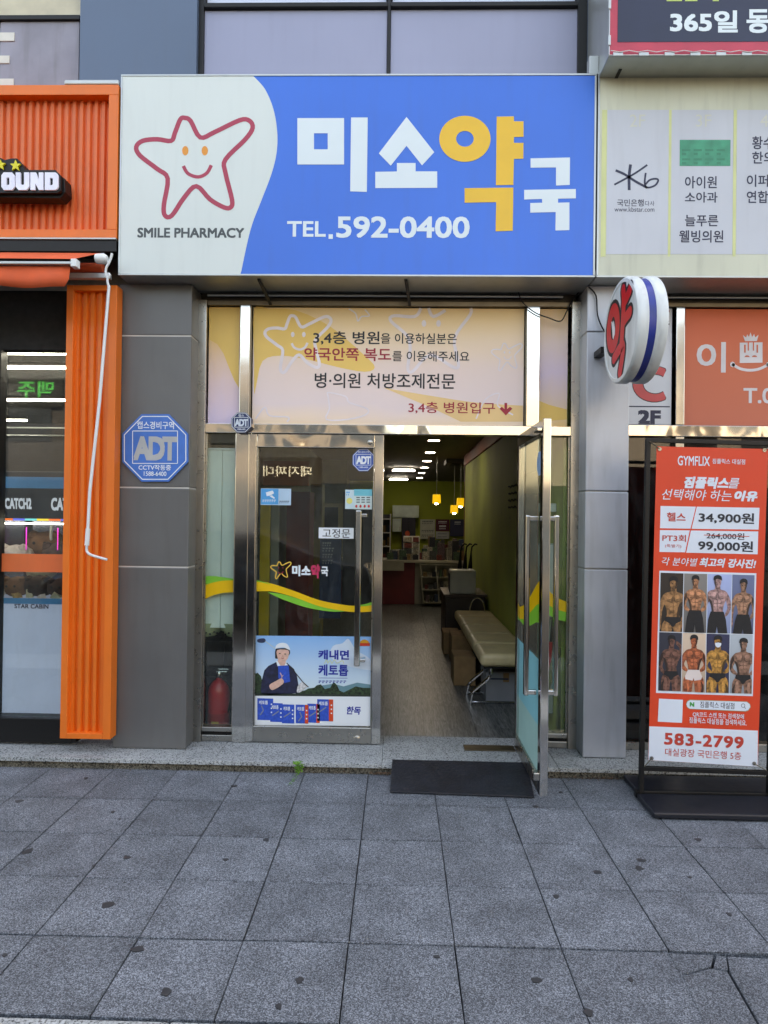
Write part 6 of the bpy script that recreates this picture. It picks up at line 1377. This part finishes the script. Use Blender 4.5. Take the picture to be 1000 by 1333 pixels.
dv = wavefill([(267, 750), (280, 750), (295, 752), (307.5, 754)], [(267, 761), (280, 758.5), (295, 757), (307.5, 756)], lambda x, y: P(x, y, GY+.018)); obj('decal_wave', dv, wg, en)

# ================================================================== ACROSS THE STREET (seen only in reflections)
wallm = mat('beige_render', (150, 146, 140), .8, 0, .05, .6); wallg = mat('grey_stone', (66, 66, 68), .7, 0, .08, .5); dkw = mat('dark_window', (40, 48, 58), .15, 0, .05)
def block(label, x0, x1, h_, m, y=-13):
    t = thing('opposite_building', label, 'building', ((x0+x1)/2, y, 0))
    box('wall', x0, x1, y-8, y, 0, h_, m, t, 0)
    for f_ in range(1, int(h_/3.2)):
        k_ = 0; x = x0+.8
        while x+1.6 < x1: 
            w_ = box('window', x, x+1.6, y, y+.04, f_*3.2+.8, f_*3.2+2.3, dkw, t, 0); x += 2.3
    box('shopfront', x0+.2, x1-.2, y, y+.06, 0, 2.7, dkw, t, 0); return t
b1 = block('dark stone building across the street', -14, 0, 7, wallg); block('grey building across the street', .4, 9, 6.2, wallm); block('pale building down the street', 10.5, 20, 9, wallm); block('tall building down the road', -27, -15.5, 10, wallg)
YS = -12.9
def rsign(body, pxrect, gy, m, w__, label, back_):
    Yv = 2*gy-YS; q_ = rect_map(pxrect, Yv)
    def f(u, v): p = q_(1-u, v); return Vector((p.x, YS+.02, p.z))
    t = thing('street_sign', label, 'sign', f(.5, 0)); a, b = f(0, 0), f(1, 1); mx_ = min(a.x, b.x)-.3, max(a.x, b.x)+.3
    box('board', mx_[0], mx_[1], YS-.1, YS, a.z-.3, b.z+.3, back_, t, 0); text(body, f, m, t, bold=w__)
rsign('돼지짜대', (343, 607, 406, 620), GY, mat('sign_glow', (230, 230, 220), .5, emit=(255, 250, 235), estr=.22), .01, 'dark restaurant sign across the street', mat('sign_dark', (40, 30, 26), .5))
rsign('맥주', (23, 496, 69, 517), AY, mat('beer_green', (40, 190, 90), .5, emit=(40, 200, 90), estr=.22), .02, 'green beer sign across the street', mat('sign_dark2', (30, 34, 32), .5))
# parked car at the kerb
CX, CY = -2.75, -.6
carp = mat('car_dark_paint', (30, 32, 38), .15, .2, .03, 2, coat=1); cgl = mat('car_glass', (30, 36, 40), .05, 0, .02)
car = thing('parked_car', 'dark parked car at the kerb opposite the pharmacy', 'car', (CX, CY-.9, -.1))
CXX = CX
prof = [(-2.4, .25), (-2.42, .7), (-2.2, .9), (-1.5, 1.0), (-.95, 1.4), (-.3, 1.5), (.7, 1.48), (1.5, 1.15), (1.9, 1.02), (2.3, .98), (2.4, .7), (2.38, .28)]
obj('body', MB().prism([Vector((CX+x, CY, -.1+z)) for x, z in prof], (0, -1.75, 0)), carp, car, .06, smooth=True, seg=3)
win = [(-1.35, 1.02), (-.9, 1.36), (-.3, 1.44), (.65, 1.42), (1.35, 1.1), (1.2, 1.02)]
obj('side_window', MB().prism([Vector((CX+x, CY+.006, -.1+z)) for x, z in win], (0, -.004, 0)), cgl, car)
for x in (-1.5, 1.5):
    for y in (CY+.01, CY-1.6): wh = obj('wheel', MB().lathe((CX+x, y-.1, .23), [(.05, 0), (.3, 0), (.33, .03), (.33, .17), (.3, .2), (.05, .2)], 'y', 24), black_m, car, smooth=True); obj('rim', MB().lathe((CX+x, y-.005, .23), [(.02, 0), (.2, 0), (.2, .11), (.02, .108)], 'y', 20), alu, wh)
for x in (-.25, .5): box('handle', CX+x, CX+x+.16, CY+.002, CY+.02, .81, .835, chrome, car, .003)

bpy.data.scenes.remove(TS); bpy.data.objects.remove(TO); bpy.data.curves.remove(TC)
